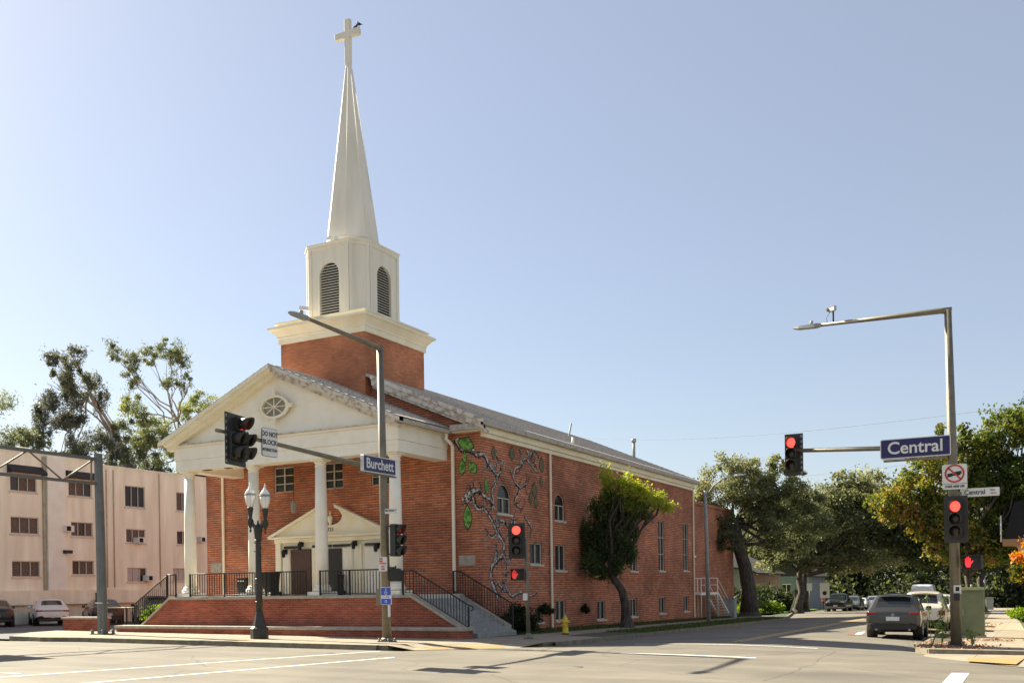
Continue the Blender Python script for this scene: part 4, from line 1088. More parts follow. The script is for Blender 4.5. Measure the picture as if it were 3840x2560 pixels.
# --- right-hand pole
rx, ry = -2.15, 31.35; rz = g(rx, ry) + .15
rpz = thing('traffic_signal_pole', 'tall tan lamp and signal pole at the right street corner by the cabinet', 'pole', (rx, ry, rz))
sub(MB().tube([(rx, ry, rz), (rx-.03, ry, 5), (rx-.1, ry, 9.45)], [.155, .135, .10], 12), 'shaft', POLE, rpz)
mb = MB()
for a in (-.18, .18):
    for b in (-.18, .18): mb.cyl((rx+a, ry+b, rz), (rx+a, ry+b, rz+.14), .035, n=6)
sub(mb.box(rx-.22, rx+.22, ry-.22, ry+.22, rz, rz+.03), 'base_plate', POLE, rpz)
sub(MB().tube([(rx, ry, 9.42), (rx-.3, ry, 9.45), (rx-3.7, ry, 9.5)], [.10, .085, .05], 10), 'lamp_arm', POLE, rpz)
mb = MB(); cobra(mb, (rx-3.65, ry, 9.5), (-1, 0, .01), .85); mb.lathe([(.045, 9.56), (.05, 9.66), (.0, 9.68)], 8, M=Matrix.Translation((rx-3.95, ry, 0)))
sub(mb, 'lamp_head', GRY, rpz)
sub(MB().tube([(rx, ry, 5.5), (rx-.6, ry, 5.52), (rx-4.5, ry, 5.72)], [.085, .08, .06], 10), 'signal_arm', POLE, rpz)
sub(MB().box(rx-.03, rx+.12, ry-.24, ry-.14, 1.05, 1.26), 'push_button', BLACK, rpz)
M = frame((rx+.06, ry-.17, 1.36), (0,-1,0)); s_ = sign_plate('push_button_sign', 'small white crossing instruction plate on the right corner pole', 'sign', M, .20, .26, SIGNW, None)
sub(MB().prism([(-.05, -.04), (.05, -.04), (.05, .08), (-.05, .08)], .002, M @ Matrix.Translation((0,0,.004))), 'walker_symbol', SIGNBK, s_)
cam_ = thing('traffic_camera', 'small traffic camera on a stalk above the right lamp arm', 'camera', (rx-3.3, ry, 9.5))
sub(MB().cyl((rx-3.3, ry, 9.5), (rx-3.3, ry, 9.88), .025), 'stalk', BLACK, cam_)
sub(MB().box(-.13, .13, -.05, .05, -.07, .07, M=Matrix.Translation((rx-3.33, ry-.02, 9.94)) @ Matrix.Rotation(R(-35), 4, 'Z')).box(-.16, .1, -.06, .06, .07, .08, M=Matrix.Translation((rx-3.33, ry-.02, 9.94)) @ Matrix.Rotation(R(-35), 4, 'Z')), 'housing', mat('camera_grey', (.45, .45, .45), rough=.5), cam_)
sub(MB().cyl((rx-3.44, ry+.04, 9.94), (rx-3.49, ry+.0, 9.94), .05, n=12), 'lens', BLACK, cam_)
sub(MB().tube([(rx-3.48, ry, 9.56), (rx-3.5, ry, 9.7), (rx-3.38, ry, 9.88)], .008, 4), 'cable', BLACK, cam_)
t = thing('traffic_light', 'traffic light with glowing red lens hanging at the end of the right mast arm', 'traffic light', (rx-4.6, ry, 5.6), 0, 'traffic lights')
M = frame((rx-4.55, ry-.02, 5.62), (-.02, -1, 0)); backplate(t, M, -.29, .27, -.66, .64, 'r'); signal_head(t, M, 3, lit=0, x=-.05)
t = thing('traffic_light', 'traffic light with glowing red lens fixed to the right corner pole', 'traffic light', (rx+.05, ry-.3, 3.35), 0, 'traffic lights')
M = frame((rx+.06, ry-.42, 3.38), (-.1, -1, 0)); backplate(t, M, -.33, .30, -.68, .66, ''); signal_head(t, M, 3, lit=0)
t = thing('pedestrian_signal', 'black pedestrian signal with a bright red hand on the right corner pole', 'pedestrian signal', (rx+.5, ry, 2.0), 0, 'pedestrian signals')
M = frame((rx+.46, ry-.25, 2.14), (-.1, -1, 0)); ped(t, M, .50, .40)
M = frame((rx-1.02, ry-.18, 5.53), (0, -1, 0))
s_ = sign_plate('street_name_sign', 'blue street name sign reading Central on the right mast arm', 'street sign', M, 1.92, .58, SIGNBL, SIGNW, .025, depth=.14)
lettering(s_, 'Central', .50, M, SIGNW, 0, 0, bold=.008, sx=1.0)
sub(MB().box(rx-1.9, rx-.15, ry-.13, ry-.02, 5.16, 5.22), 'hanger', POLE, s_)
M = frame((rx+.03, ry-.2, 4.60), (-.03, -1, 0))
s_ = sign_plate('regulatory_sign', 'white no trucks sign with red ring on the right pole', 'sign', M, .66, .72, SIGNW, None)
ic = MB(); MI = M @ Matrix.Translation((0, .09, .012))
tk = MB(); tk.prism([(-.02, .0), (.18, .035), (.18, .12), (-.02, .095)], .002, MI @ Matrix.Translation((0, -.05, -.004))).prism([(-.19, -.09), (-.05, -.06), (.15, -.02), (.15, -.05), (-.05, -.01), (-.05, .02), (-.19, .0)], .002, MI @ Matrix.Translation((0, -.0, -.004))).prism([(-.19, -.1), (-.06, -.08), (-.06, .01), (-.19, -.02)], .002, MI @ Matrix.Translation((0, 0, -.003)))
sub(tk, 'truck_symbol', SIGNBK, s_)
ring(.215, .262, 32, MI, ic, .003); ic.prism([(-.19, .16), (-.16, .19), (.19, -.16), (.16, -.19)], .003, MI)
sub(ic, 'red_ring', SIGNR, s_)
sub(MB().prism([(-.33, -.205), (.33, -.205), (.33, -.195), (-.33, -.195)], .002, M @ Matrix.Translation((0,0,.004))), 'divider_line', SIGNBK, s_)
lettering(s_, 'OVER 6000 LBS', .095, M, SIGNBK, 0, -.28, bold=.002, sx=.82)
M = frame((rx+.67, ry-.1, 4.13), (-.03, -1, 0))
s_ = sign_plate('street_name_sign', 'small white Central street name plate beside the right pole', 'street sign', M, 1.02, .24, SIGNW, None)
lettering(s_, 'Central', .19, M, SIGNBK, -.13, -.0, bold=.002, sx=.95); lettering(s_, 'Ave', .075, M, SIGNBK, .33, .05, bold=.001); lettering(s_, '700 N', .06, M, mat('sign_ink_brown', (.35, .12, .06), rough=.6), .35, -.045, bold=.001)
sub(MB().box(rx+.05, rx+.2, ry-.12, ry-.06, 4.08, 4.16), 'bracket', POLE, s_)

# --- left gantry pole with truss
ux, uy = -32.55, 26.9; uz = g(ux, uy) + .15
t = thing('gantry_pole', 'thick dark grey gantry pole with truss arm reaching out of the picture on the left', 'pole', (ux, uy, uz))
sub(MB().tube([(ux, uy, uz), (ux-.05, uy, 3.5), (ux-.12, uy, 7.1)], [.205, .185, .165], 8, 0, False).box(ux-.3, ux+.2-.4, uy, uy, 7, 7), 'shaft', POLED, t)
mb = MB(); mb.box(ux-.36, ux+.36, uy-.3, uy+.3, uz, uz+.04)
for a in (-.3, .3):
    for b in (-.24, .24): mb.cyl((ux+a, uy+b, uz), (ux+a, uy+b, uz+.2), .06, n=8)
sub(mb, 'base_plate', POLED, t)
xx = ux-.1
sub(MB().box(xx-.05, xx+.05, 10, uy, 6.82, 6.94), 'upper_chord', POLED, t)
sub(MB().box(xx-.05, xx+.05, 10, uy, 5.86, 5.97), 'lower_chord', POLED, t)
mb = MB(); yy = uy-.2; up_ = False
while yy > 10.5:
    y2 = yy - 1.45; a, b = (5.92, 6.88) if up_ else (6.88, 5.92)
    mb.tube([(xx, yy, a), (xx, y2, b)], .035, 5); yy = y2; up_ = not up_
mb.cyl((xx, uy-.35, 5.9), (xx, uy-.35, 6.9), .035, n=6)
sub(mb, 'truss_brace', POLE, t)
sub(MB().box(ux-.26, ux-.18, uy-.12, uy+.1, 1.15, 1.65), 'hand_hole_box', BLACK, t)
sub(MB().box(ux-.19, ux+.13, uy-.19, uy+.17, 1.22, 1.26), 'strap', SIGNW, t)
t = thing('overhead_sign', 'large overhead sign panel hanging on the left gantry truss', 'sign', (xx, 17, 6.3))
sub(MB().box(xx-.08, xx+.0, 15.2, 19.2, 5.5, 7.6), 'panel', POLED, t)

# --- ornamental twin lamp
lx, ly = -24.12, 26.5; lz = g(lx, ly) + .15
t = thing('ornamental_street_lamp', 'dark ornamental street lamp with two white acorn globes before the church', 'street lamp', (lx, ly, lz))
M = Matrix.Translation((lx, ly, 0))
sub(MB().lathe([(.31, lz), (.31, lz+.36), (.27, lz+.4), (.22, lz+.45), (.215, lz+.5), (.15, lz+.8), (.13, lz+.95)], 8, M=M, sm=False), 'pedestal', LAMPM, t)
mb = MB(); mb.lathe([(.125, lz+.95), (.12, 1.6), (.105, 2.6), (.095, 3.3), (.12, 3.45), (.15, 3.75), (.13, 3.88), (.04, 3.95), (.02, 4.08)], 12, M=M)
for z in (1.2, 2.0, 3.35): mb.lathe([(.12, z), (.145, z+.03), (.12, z+.06)], 12, M=M)
sub(mb, 'post', LAMPM, t)
mb = MB()
for k in range(22):   # worn leaf ornament up the shaft
    z = 2.8 + k*.06; a = k*1.3
    mb.cyl((lx+.10*math.cos(a), ly+.10*math.sin(a), z), (lx+.16*math.cos(a), ly+.16*math.sin(a), z+.05), .02, .005, n=5)
sub(mb, 'leaf_ornament', LAMPM, t)
for sg in (-1, 1):
    ax = lx + sg*.34; dz = .04*sg*-1
    zz = 4.25 + dz
    arm = sub(MB().tube([(lx+sg*.03, ly, 3.55), (lx+sg*.12, ly, 3.82), (lx+sg*.24, ly, 3.98), (ax, ly, 3.99)], [.09, .07, .055, .05], 8), 'arm', LAMPM, t)
    mb = MB(); MM = Matrix.Translation((ax, ly, zz))
    mb.lathe([(.01, -.62), (.045, -.56), (.02, -.5), (.05, -.42), (.10, -.33), (.12, -.22), (.06, -.1), (.075, .02), (.095, .14), (.11, .2), (.11, .24), (.09, .27)], 12, M=MM)
    sub(mb, 'lamp_holder', LAMPM, t)
    gl = sub(MB().lathe([(.08, .27), (.115, .34), (.155, .46), (.175, .60), (.18, .68)], 16, M=MM), 'globe', LGLASS, t)
    sub(MB().lathe([(.185, .68), (.195, .70), (.195, .74), (.18, .75)], 16, M=MM), 'globe_band', GRY, t)
    sub(MB().lathe([(.185, .75), (.165, .80), (.11, .88), (.055, .95), (.04, 1.0), (.02, 1.02), (.03, 1.06), (.005, 1.14)], 16, M=MM), 'globe_cap', LGLASS, t)
    mb = MB()
    for k in range(8):
        a = PI/4*k; mb.tube([(ax+.105*math.cos(a), ly+.105*math.sin(a), zz+.27), (ax+.15*math.cos(a), ly+.15*math.sin(a), zz+.40), (ax+.19*math.cos(a), ly+.19*math.sin(a), zz+.68)], .0035, 4)
    sub(mb, 'globe_rib', GRY, t)

# --- far street light beside the church
fx, fy = -17.38, 57.5; fz = g(fx, fy) + .15
t = thing('street_lamp', 'grey street lamp with a curved arm beside the rear of the church', 'street lamp', (fx, fy, fz))
sub(MB().tube([(fx, fy, fz), (fx-.06, fy, 4), (fx-.1, fy, 7.2)], [.13, .11, .09], 10), 'shaft', GRY, t)
sub(MB().tube([(fx-.1, fy, 6.75), (fx+.4, fy, 7.45), (fx+1.0, fy, 7.85), (fx+1.7, fy, 8.0)], [.05, .045, .04, .035], 8), 'arm', GRY, t)
mb = MB(); cobra(mb, (fx+1.65, fy, 8.0), (1, 0, 0), .7); sub(mb, 'lamp_head', GRY, t)

# --- hydrant
hx, hy = -16.15, 34.7; hz = g(hx, hy) + .14
t = thing('fire_hydrant', 'yellow fire hydrant on the pavement beside the side street', 'fire hydrant', (hx, hy, hz))
M = Matrix.Translation((hx, hy, hz))
sub(MB().lathe([(.13, .0), (.13, .05), (.10, .06)], 12, M=M), 'flange', mat('dark_red_paint', (.12, .03, .02), rough=.7), t)
sub(MB().lathe([(.15, .06), (.15, .1), (.115, .12), (.105, .46), (.125, .48), (.125, .52), (.11, .53), (.10, .62), (.06, .70), (.03, .72), (.03, .77), (.005, .78)], 16, M=M), 'barrel', YEL, t)
sub(MB().cyl((hx-.17, hy, hz+.5), (hx+.17, hy, hz+.5), .05, n=10).cyl((hx-.19, hy, hz+.5), (hx+.19, hy, hz+.5), .028, n=6), 'side_outlet', YEL, t)
sub(MB().cyl((hx, hy, hz+.38), (hx, hy-.17, hz+.38), .065, n=12).cyl((hx, hy, hz+.38), (hx, hy-.2, hz+.38), .03, n=5), 'front_outlet', YEL, t)

# --- cabinets
t = thing('utility_cabinet', 'olive green traffic control cabinet on the pavement behind the right pole', 'cabinet', (-2.12, 38.8, g(-2.1, 38.8)+.15))
z0 = g(-2.1, 38.8)+.15
sub(MB().box(-2.52, -1.74, 38.4, 39.1, z0+.06, z0+1.66), 'body', GRN, t, bevel=.02)
sub(MB().box(-2.56, -1.70, 38.36, 39.14, z0, z0+.06), 'plinth', CONC, t)
sub(MB().box(-2.48, -1.78, 38.385, 38.405, z0+.15, z0+1.58), 'door', GRN, t, bevel=.01)
sub(MB().box(-2.42, -2.39, 38.35, 38.385, z0+.75, z0+1.0), 'handle', GRY, t)
v = [(-2.57, 38.34), (-1.69, 38.34), (-1.69, 39.16), (-2.57, 39.16)]
mb = MB(); mb.add([(x, y, z0+1.662) for x, y in v] + [(x*.9+(-2.13)*.1, y*.9+3.875, z0+1.76) for x, y in v], [(0,1,5,4),(1,2,6,5),(2,3,7,6),(3,0,4,7),(4,5,6,7),(3,2,1,0)])
sub(mb, 'lid', GRN, t); sub(MB().cyl((-2.13, 38.75, z0+1.7), (-2.13, 38.75, z0+1.86), .05, n=8), 'lifting_eye', GRN, t)
bx, by = -18.84, 67.4; bz = g(bx, by)+.15
t = thing('utility_cabinet', 'pale grey utility cabinet beside the foot of the white outside stair', 'cabinet', (bx, by, bz))
sub(MB().box(bx-.38, bx+.38, by-.3, by+.3, bz, bz+1.3), 'body', GRY, t, bevel=.03)
sub(MB().box(bx-.4, bx+.4, by-.32, by+.32, bz+1.303, bz+1.36), 'lid', GRY, t)

# --- porch items
def bin_(x, y, w, h, label, stripe=False, grp='trash bins on the church porch'):
    t = thing('trash_bin', label, 'trash bin', (x, y, 1.41), 0, grp)
    v0 = w*.40; v1 = w*.5
    mb = MB(); mb.add([(x-v0, y-v0, 1.42), (x+v0, y-v0, 1.42), (x+v0, y+v0, 1.42), (x-v0, y+v0, 1.42), (x-v1, y-v1, 1.41+h), (x+v1, y-v1, 1.41+h), (x+v1, y+v1, 1.41+h), (x-v1, y+v1, 1.41+h)], [(3,2,1,0),(4,5,6,7),(0,1,5,4),(1,2,6,5),(2,3,7,6),(3,0,4,7)])
    sub(mb, 'body', BLACK, t, bevel=.02)
    sub(MB().box(x-v1-.02, x+v1+.02, y-v1-.03, y+v1+.02, 1.412+h, 1.46+h), 'lid', BLACK, t, bevel=.015)
    for s_ in (-1, 1): sub(MB().cyl((x+s_*v1*.9, y+v1+.03, 1.5), (x+s_*v1*.72, y+v1+.03, 1.5), .09, n=12), 'wheel', RUBBER, t)
    if stripe: sub(MB().box(x-v1*.75, x+v1*.75, y-v1-.006, y-v1+.02, 1.3+h, 1.35+h), 'label_strip', SIGNW, t)
bin_(-29.25, 31.3, .48, .72, 'small black trash bin with a white strip beside the second column', True)
bin_(-28.85, 32.3, .7, .95, 'large black wheeled trash bin partly behind the second column')
bin_(-25.75, 32.9, .5, .80, 'black trash bin standing before the dark open door')
t = thing('hanging_lantern', 'pale metal lantern hanging on a long rod under the portico', 'lantern', (-27.6, 32.5, 5))
sub(MB().cyl((-27.6, 32.5, 5.35), (-27.6, 32.5, 6.66), .012, n=5), 'rod', IRON, t)
sub(MB().lathe([(.03, 5.4), (.13, 5.3), (.14, 5.28), (.11, 4.9), (.07, 4.86)], 6, M=Matrix.Translation((-27.6, 32.5, 0)), sm=False), 'lantern_body', mat('lantern_metal', (.32, .29, .23), rough=.4), t)

# --- security camera and birds up on the tower
t = thing('security_camera', 'white security camera on a bracket at the edge of the tower cornice', 'camera', (-27.2, 33.0, 13.1))
sub(MB().cyl((-27.35, 33.0, 13.1), (-27.35, 33.0, 13.42), .025).box(-27.42, -27.28, 32.98, 33.1, 13.0, 13.14), 'bracket', SIGNW, t)
sub(MB().box(-.25, .22, -.09, .09, -.07, .08, M=Matrix.Translation((-27.25, 33.0, 13.5)) @ Matrix.Rotation(R(12), 4, 'Y')), 'housing', SIGNW, t)
for i, (x, z, lab, a) in enumerate(((-26.22, 26.2, 'black bird crouching on the cross arm nearest the upright', -10), (-26.02, 26.2, 'black bird perched at the right tip of the cross arm', 20))):
    t = thing('bird', lab, 'bird', (x, TY, z), 0, 'birds on the cross'); zz = z + (.16 if i else .07)
    M = Matrix.Translation((x, TY, zz)) @ Matrix.Rotation(R(a), 4, 'Y')
    mb = MB()
    # one continuous body: tail, trunk, neck, head, beak
    secs = [(-.20, .008, .0), (-.12, .022, .0), (-.07, .045, .0), (0, .062, .005), (.06, .055, .02), (.09, .036, .045), (.115, .040, .062), (.145, .030, .066), (.165, .010, .062), (.195, .002, .056)]
    if a > 0: secs = [(-q[0], q[1], q[2]) for q in secs][::-1]
    mb.tube([(q[0], 0, q[2]) for q in secs], [q[1] for q in secs], 10)
    mb.v = [tuple(M @ Vector(v)) for v in mb.v]
    for s_ in (-.02, .02): mb.cyl((x+.01, TY+s_, z), (x, TY+s_, zz-.03), .008, n=5)
    sub(mb, 'body', BLACK, t)
    w = MB(); w.add([(-.13, 0, .03), (.04, -.062, .035), (.04, -.05, -.02), (-.08, -.04, -.02), (.04, .062, .035), (.04, .05, -.02), (-.08, .04, -.02)], [(0,1,2,3), (0,6,5,4)]); w.v = [tuple(M @ Vector(v)) for v in w.v]
    sub(w, 'wing', BLACK, t)

# --- overhead wires
for lab, a, b in (('upper thin overhead wire crossing the sky above the right street', (-30, 64, 12.3), (3.5, 27, 6.0)), ('lower thin overhead wire passing behind the right mast arm', (-30, 95, 12.0), (6, 34, 6.3))):
    a = Vector(a); b = Vector(b); P = [a.lerp(b, i/16) - Vector((0, 0, .7*math.sin(PI*i/16))) for i in range(17)]
    tag(MB().tube(P, .007, 4).build('overhead_wire', BLACK), lab, 'wire', 'overhead wires')

# litter
lt = thing('litter', 'white and red paper scrap lying on the road left of the grey car', 'litter', (-6.2, 39.2, groad(-6.2, 39.2)))
z0 = groad(-6.2, 39.2)
sub(MB().add([(-6.2, 39.1, z0+.02), (-5.95, 39.2, z0+.03), (-5.85, 39.5, z0+.13), (-6.1, 39.4, z0+.1)], [(0,1,2,3)]), 'paper', SIGNW, lt)
sub(MB().add([(-6.5, 39.0, z0+.02), (-6.2, 39.05, z0+.05), (-6.25, 39.3, z0+.08), (-6.45, 39.3, z0+.03)], [(0,1,2,3)]), 'wrapper', SIGNR, lt)

for x_, y_, h_, r_, lab in ((-5.2, 117, 4.4, .11, 'pale grey post far along the right pavement, nearest of two'), (-6.6, 180, 5.0, .16, 'pale grey post far along the right pavement, farthest of two')):
    z_ = g(x_, y_)+.1; t = thing('utility_post', lab, 'post', (x_, y_, z_), 0, 'far pavement posts')
    sub(MB().cyl((x_, y_, z_), (x_, y_, z_+h_), r_, n=8), 'shaft', GRY, t)
x_, y_ = -4.75, 117.5; z_ = g(x_, y_)+.1
t = thing('utility_cabinet', 'tiny far grey cabinet beside the post on the right pavement', 'cabinet', (x_, y_, z_))
sub(MB().box(x_-.35, x_+.35, y_-.3, y_+.3, z_, z_+1.3), 'body', GRY, t, bevel=.03); sub(MB().box(x_-.38, x_+.38, y_-.33, y_+.33, z_+1.3, z_+1.36), 'lid', GRY, t)

for x_, y_, lab in ((-17.9, 22.6, 'small dark valve cover in the road near the church corner kerb'), (-9.5, 20.5, 'round iron manhole cover in the middle of the junction')):
    z_ = groad(x_, y_)+.004; r_ = .14 if x_ < -15 else .36
    tag(MB().lathe([(r_, z_-.05), (r_, z_), (r_*.94, z_+.002), (r_*.90, z_-.004), (.001, z_-.004)], 24, M=Matrix.Translation((x_, y_, 0)), cap=False).build('manhole_cover', mat('cast_iron', (.09, .08, .07), rough=.7, scale=60., var=.2)), lab, 'manhole cover')
# ================================================================== VEHICLES
def ground_frame(x, y, rz):
    n = Vector((.007, .014, 1)).normalized()
    f = Vector((-math.sin(rz), math.cos(rz), 0)); f = (f - n*f.dot(n)).normalized(); r = f.cross(n)
    return r, f, n
CARS = {
 # stations: y, z bottom, half width sill, z belt, half width belt, z roof, half width roof, kind(b=body, g=glass next segment, p=pillar)
 'suv': dict(L=4.6, wr=.36, ax=(.86, 3.6), st=[
   (0.00, .45, .70, .86, .72, .90, .62, 'b'), (.04, .34, .86, .98, .84, 1.02, .76, 'b'), (.16, .28, .92, 1.04, .90, 1.10, .80, 'w'),
   (.58, .24, .93, 1.05, .915, 1.58, .66, 'p'), (.70, .24, .93, 1.05, .92, 1.63, .66, 'g'), (1.45, .22, .93, 1.04, .92, 1.66, .66, 'p'), (1.53, .22, .93, 1.04, .92, 1.66, .66, 'g'),
   (2.35, .22, .93, 1.02, .92, 1.65, .66, 'p'), (2.43, .22, .93, 1.02, .92, 1.64, .66, 'g'), (2.9, .22, .93, 1.01, .92, 1.56, .64, 's'), (3.55, .22, .93, 1.0, .91, 1.06, .78, 'b'),
   (4.2, .26, .92, .92, .88, .97, .7, 'b'), (4.52, .32, .84, .74, .80, .80, .6, 'b'), (4.6, .42, .66, .62, .66, .66, .5, 'b')]),
 'sedan': dict(L=4.85, wr=.33, ax=(1.0, 3.85), st=[
   (0.00, .42, .68, .80, .70, .84, .60, 'b'), (.05, .30, .86, .92, .82, .96, .72, 'b'), (.5, .24, .91, .97, .88, 1.02, .74, 'w'),
   (1.15, .22, .92, .97, .90, 1.36, .60, 'p'), (1.3, .22, .92, .97, .90, 1.40, .60, 'g'), (1.95, .22, .92, .96, .90, 1.43, .60, 'p'), (2.03, .22, .92, .96, .90, 1.43, .60, 'g'),
   (2.75, .22, .92, .95, .90, 1.41, .60, 'p'), (2.8, .22, .92, .95, .90, 1.40, .60, 's'), (3.6, .22, .92, .93, .88, .99, .74, 'b'),
   (4.4, .24, .90, .82, .84, .88, .66, 'b'), (4.76, .30, .82, .66, .76, .72, .56, 'b'), (4.85, .40, .64, .56, .62, .6, .48, 'b')]),
 'pickup': dict(L=5.8, wr=.40, ax=(1.05, 4.75), st=[
   (0.00, .5, .86, 1.1, .9, 1.14, .84, 'b'), (.06, .4, .96, 1.16, .95, 1.2, .88, 'b'), (1.9, .36, .97, 1.18, .96, 1.22, .88, 'w'), (2.05, .36, .97, 1.18, .96, 1.82, .72, 'p'),
   (2.2, .36, .97, 1.18, .96, 1.86, .72, 'g'), (3.0, .36, .97, 1.18, .96, 1.87, .72, 'p'), (3.08, .36, .97, 1.18, .96, 1.87, .72, 'g'), (3.85, .36, .97, 1.16, .96, 1.84, .72, 's'),
   (4.45, .36, .97, 1.18, .95, 1.24, .85, 'b'), (5.5, .38, .95, 1.12, .92, 1.18, .8, 'b'), (5.76, .42, .9, 1.0, .88, 1.05, .74, 'b'), (5.8, .5, .84, .9, .82, .92, .7, 'b')]),
 'van': dict(L=5.6, wr=.35, ax=(1.0, 4.4), st=[
   (0.0, .4, .92, 1.2, .94, 2.3, .80, 'b'), (.06, .3, .97, 1.2, .98, 2.42, .84, 'b'), (3.5, .3, .98, 1.2, .98, 2.45, .84, 'p'), (3.6, .3, .98, 1.2, .98, 2.44, .84, 'g'), (4.3, .3, .98, 1.15, .97, 2.25, .8, 's'),
   (5.0, .3, .97, 1.1, .93, 1.16, .8, 'b'), (5.5, .34, .9, .85, .86, .9, .7, 'b'), (5.6, .42, .8, .7, .76, .75, .6, 'b')])}

def car(kind, label, name, x, y, rz, paint, big=False, toward='rear', sw=1., sh=1., grp=None, simple=False, tail=TAIL, z=None):
    """origin at the middle of the rear end; +y of the car frame runs to its nose"""
    S = CARS[kind]; r, f, n = ground_frame(x, y, rz)
    z0 = groad(x, y) if z is None else z
    M = Matrix(((r.x, f.x, n.x, x), (r.y, f.y, n.y, y), (r.z, f.z, n.z, z0), (0,0,0,1)))
    root = thing(name, label, 'car' if kind not in ('van', 'pickup') else ('van' if kind == 'van' else 'pickup truck'), (0,0,0), 0, grp)
    root.matrix_world = M
    st = S['st']; m = 7
    bm = bmesh.new(); rows = []
    for (yy, zb, w0, zbelt, w1, zr, w2, k) in st:
        w0 *= sw; w1 *= sw; w2 *= sw; zr *= sh
        cab = zr - zbelt > .2
        P = [(0, zb), (w0*.86, zb), (w0*.99, zb+.14), (w0*1.01, (zb+zbelt)/2 + .06), (w1*1.0, zbelt-.06), (w1*.975, zbelt), (w2*1.03, zr-.055 if cab else zr-.02), (w2*.9, zr), (0, zr+.03)]
        row = [bm.verts.new((p[0], yy, p[1])) for p in P] + [bm.verts.new((-p[0], yy, p[1])) for p in reversed(P[1:-1])]
        rows.append(row)
    N = len(rows[0])
    for i in range(len(rows)-1):
        k = st[i][7]; k2 = st[i+1][7]
        for j in range(N):
            q = (j+1) % N
            fc = bm.faces.new((rows[i][j], rows[i+1][j], rows[i+1][q], rows[i][q])); fc.smooth = True
            side = j in (5, 10); top = j in (6, 7, 8, 9)
            gi = 0
            if k == 'g' and side: gi = 1
            if k in 'w' and (j in (7, 8)): gi = 1          # rear window
            if k == 's' and (j in (7, 8)): gi = 1          # windscreen
            if j in (0, 1, 14, 15): gi = 2
            fc.material_index = gi
    for row, rev in ((rows[0], False), (rows[-1], True)):
        fc = bm.faces.new(row if not rev else list(reversed(row))); fc.smooth = True
    me = bpy.data.meshes.new('body'); bm.normal_update(); bmesh.ops.recalc_face_normals(bm, faces=bm.faces); bm.to_mesh(me); bm.free()
    o = bpy.data.objects.new('body', me); COL.objects.link(o)
    sd = o.modifiers.new('s', 'SUBSURF'); sd.levels = 1 if simple else 2; sd.render_levels = sd.levels
    dg = bpy.context.evaluated_depsgraph_get(); ev = bpy.data.meshes.new_from_object(o.evaluated_get(dg))
    bpy.data.objects.remove(o)
    for gi, nm, mt in ((0, 'body', paint), (1, 'window', CGLASS), (2, 'underside', BLACK)):
        b = bmesh.new(); b.from_mesh(ev); bmesh.ops.delete(b, geom=[q for q in b.faces if q.material_index != gi], context='FACES')
        for q in b.faces: q.material_index = 0
        if len(b.faces):
            m2 = bpy.data.meshes.new(nm); b.to_mesh(m2); m2.materials.append(mt); oo = bpy.data.objects.new(nm, m2); COL.objects.link(oo); oo.parent = root
        b.free()
    bpy.data.meshes.remove(ev)
    def ad(mb, nm, mt, **kw): return mb.build(nm, mt, root, **kw)
    W = .90*sw; Lc = S['L']
    for ay in S['ax']:
        for s_ in (-1, 1):
            c0 = Vector((s_*(W-.2), ay, S['wr'])); c1 = Vector((s_*(W+.035), ay, S['wr']))
            w = ad(MB().cyl(c0, c1, S['wr'], n=22), 'wheel', RUBBER)
            rm = MB().cyl(c1 - Vector((s_*.03, 0, 0)), c1 + Vector((s_*.008, 0, 0)), S['wr']*.62, n=16).build('rim', RIM); rm.parent = w
            a = ad(MB().cyl(Vector((s_*(W-.28), ay, S['wr']+.02)), Vector((s_*(W+.022), ay, S['wr']+.02)), S['wr']*1.18, n=24), 'wheel_arch', BLACK)
    zb = st[1][3]
    if kind == 'suv':
        for s_ in (-1, 1):
            x0_, x1_ = sorted((s_*(.62 if big else .55)*sw, s_*.885*sw))
            ad(MB().box(x0_, x1_, -.01, .16, zb-(.22 if big else .11), zb-.02), 'tail_light', tail, bevel=.02)
        ad(MB().box(-.22, .22, -.03, .03, .66, .80), 'licence_plate', PLATE)
        ad(MB().box(-.78*sw, .78*sw, -.02, .12, .34, .56), 'lower_bumper', BLACK, bevel=.03)
        ad(MB().box(-.56, .56, .40, .62, 1.615*sh, 1.645*sh), 'roof_spoiler', paint, bevel=.01)
        ad(MB().prism(disc(.055, 12), .012, frame((0, -.0, .87), (0, -1, 0))), 'badge', RIM)
        for s_ in (-1, 1): ad(MB().cyl((s_*.55, -.02, .35), (s_*.55, .1, .35), .04, n=10), 'exhaust_pipe', RIM)
    elif kind == 'sedan':
        for s_ in (-1, 1): ad(MB().box(*sorted((s_*.5*sw, s_*.84*sw)), .0, .10, zb-.13, zb-.05), 'tail_light', tail, bevel=.015)
        ad(MB().box(-.49*sw, .49*sw, -.005, .08, zb-.12, zb-.06), 'trunk_trim', BLACK, bevel=.01)
        ad(MB().box(-.2, .2, -.03, .03, .52, .66), 'licence_plate', PLATE)
        ad(MB().box(-.74*sw, .74*sw, -.01, .12, .28, .40), 'lower_bumper', BLACK, bevel=.02)
    for s_ in (-1, 1):   # nose
        ad(MB().box(*(sorted((s_*.48*sw, s_*.82*sw))), Lc-.2, Lc-.03, st[-2][3]-.02, st[-2][3]+.10), 'head_light', HEADL, bevel=.02)
    if kind in ('pickup',):
        ad(MB().box(-.62, .62, Lc-.03, Lc+.03, .72, 1.02), 'grille', BLACK, bevel=.02); ad(MB().box(-.92, .92, Lc-.05, Lc+.10, .44, .6), 'bumper', RIM, bevel=.03)
        ad(MB().box(-.2, .2, Lc+.02, Lc+.06, .6, .74), 'licence_plate', PLATE)
    else:
        ad(MB().box(-.5, .5, Lc-.06, Lc+.012, .36, .6), 'grille', BLACK, bevel=.02)
    wy = [q for q in st if q[7] == 's'][0]
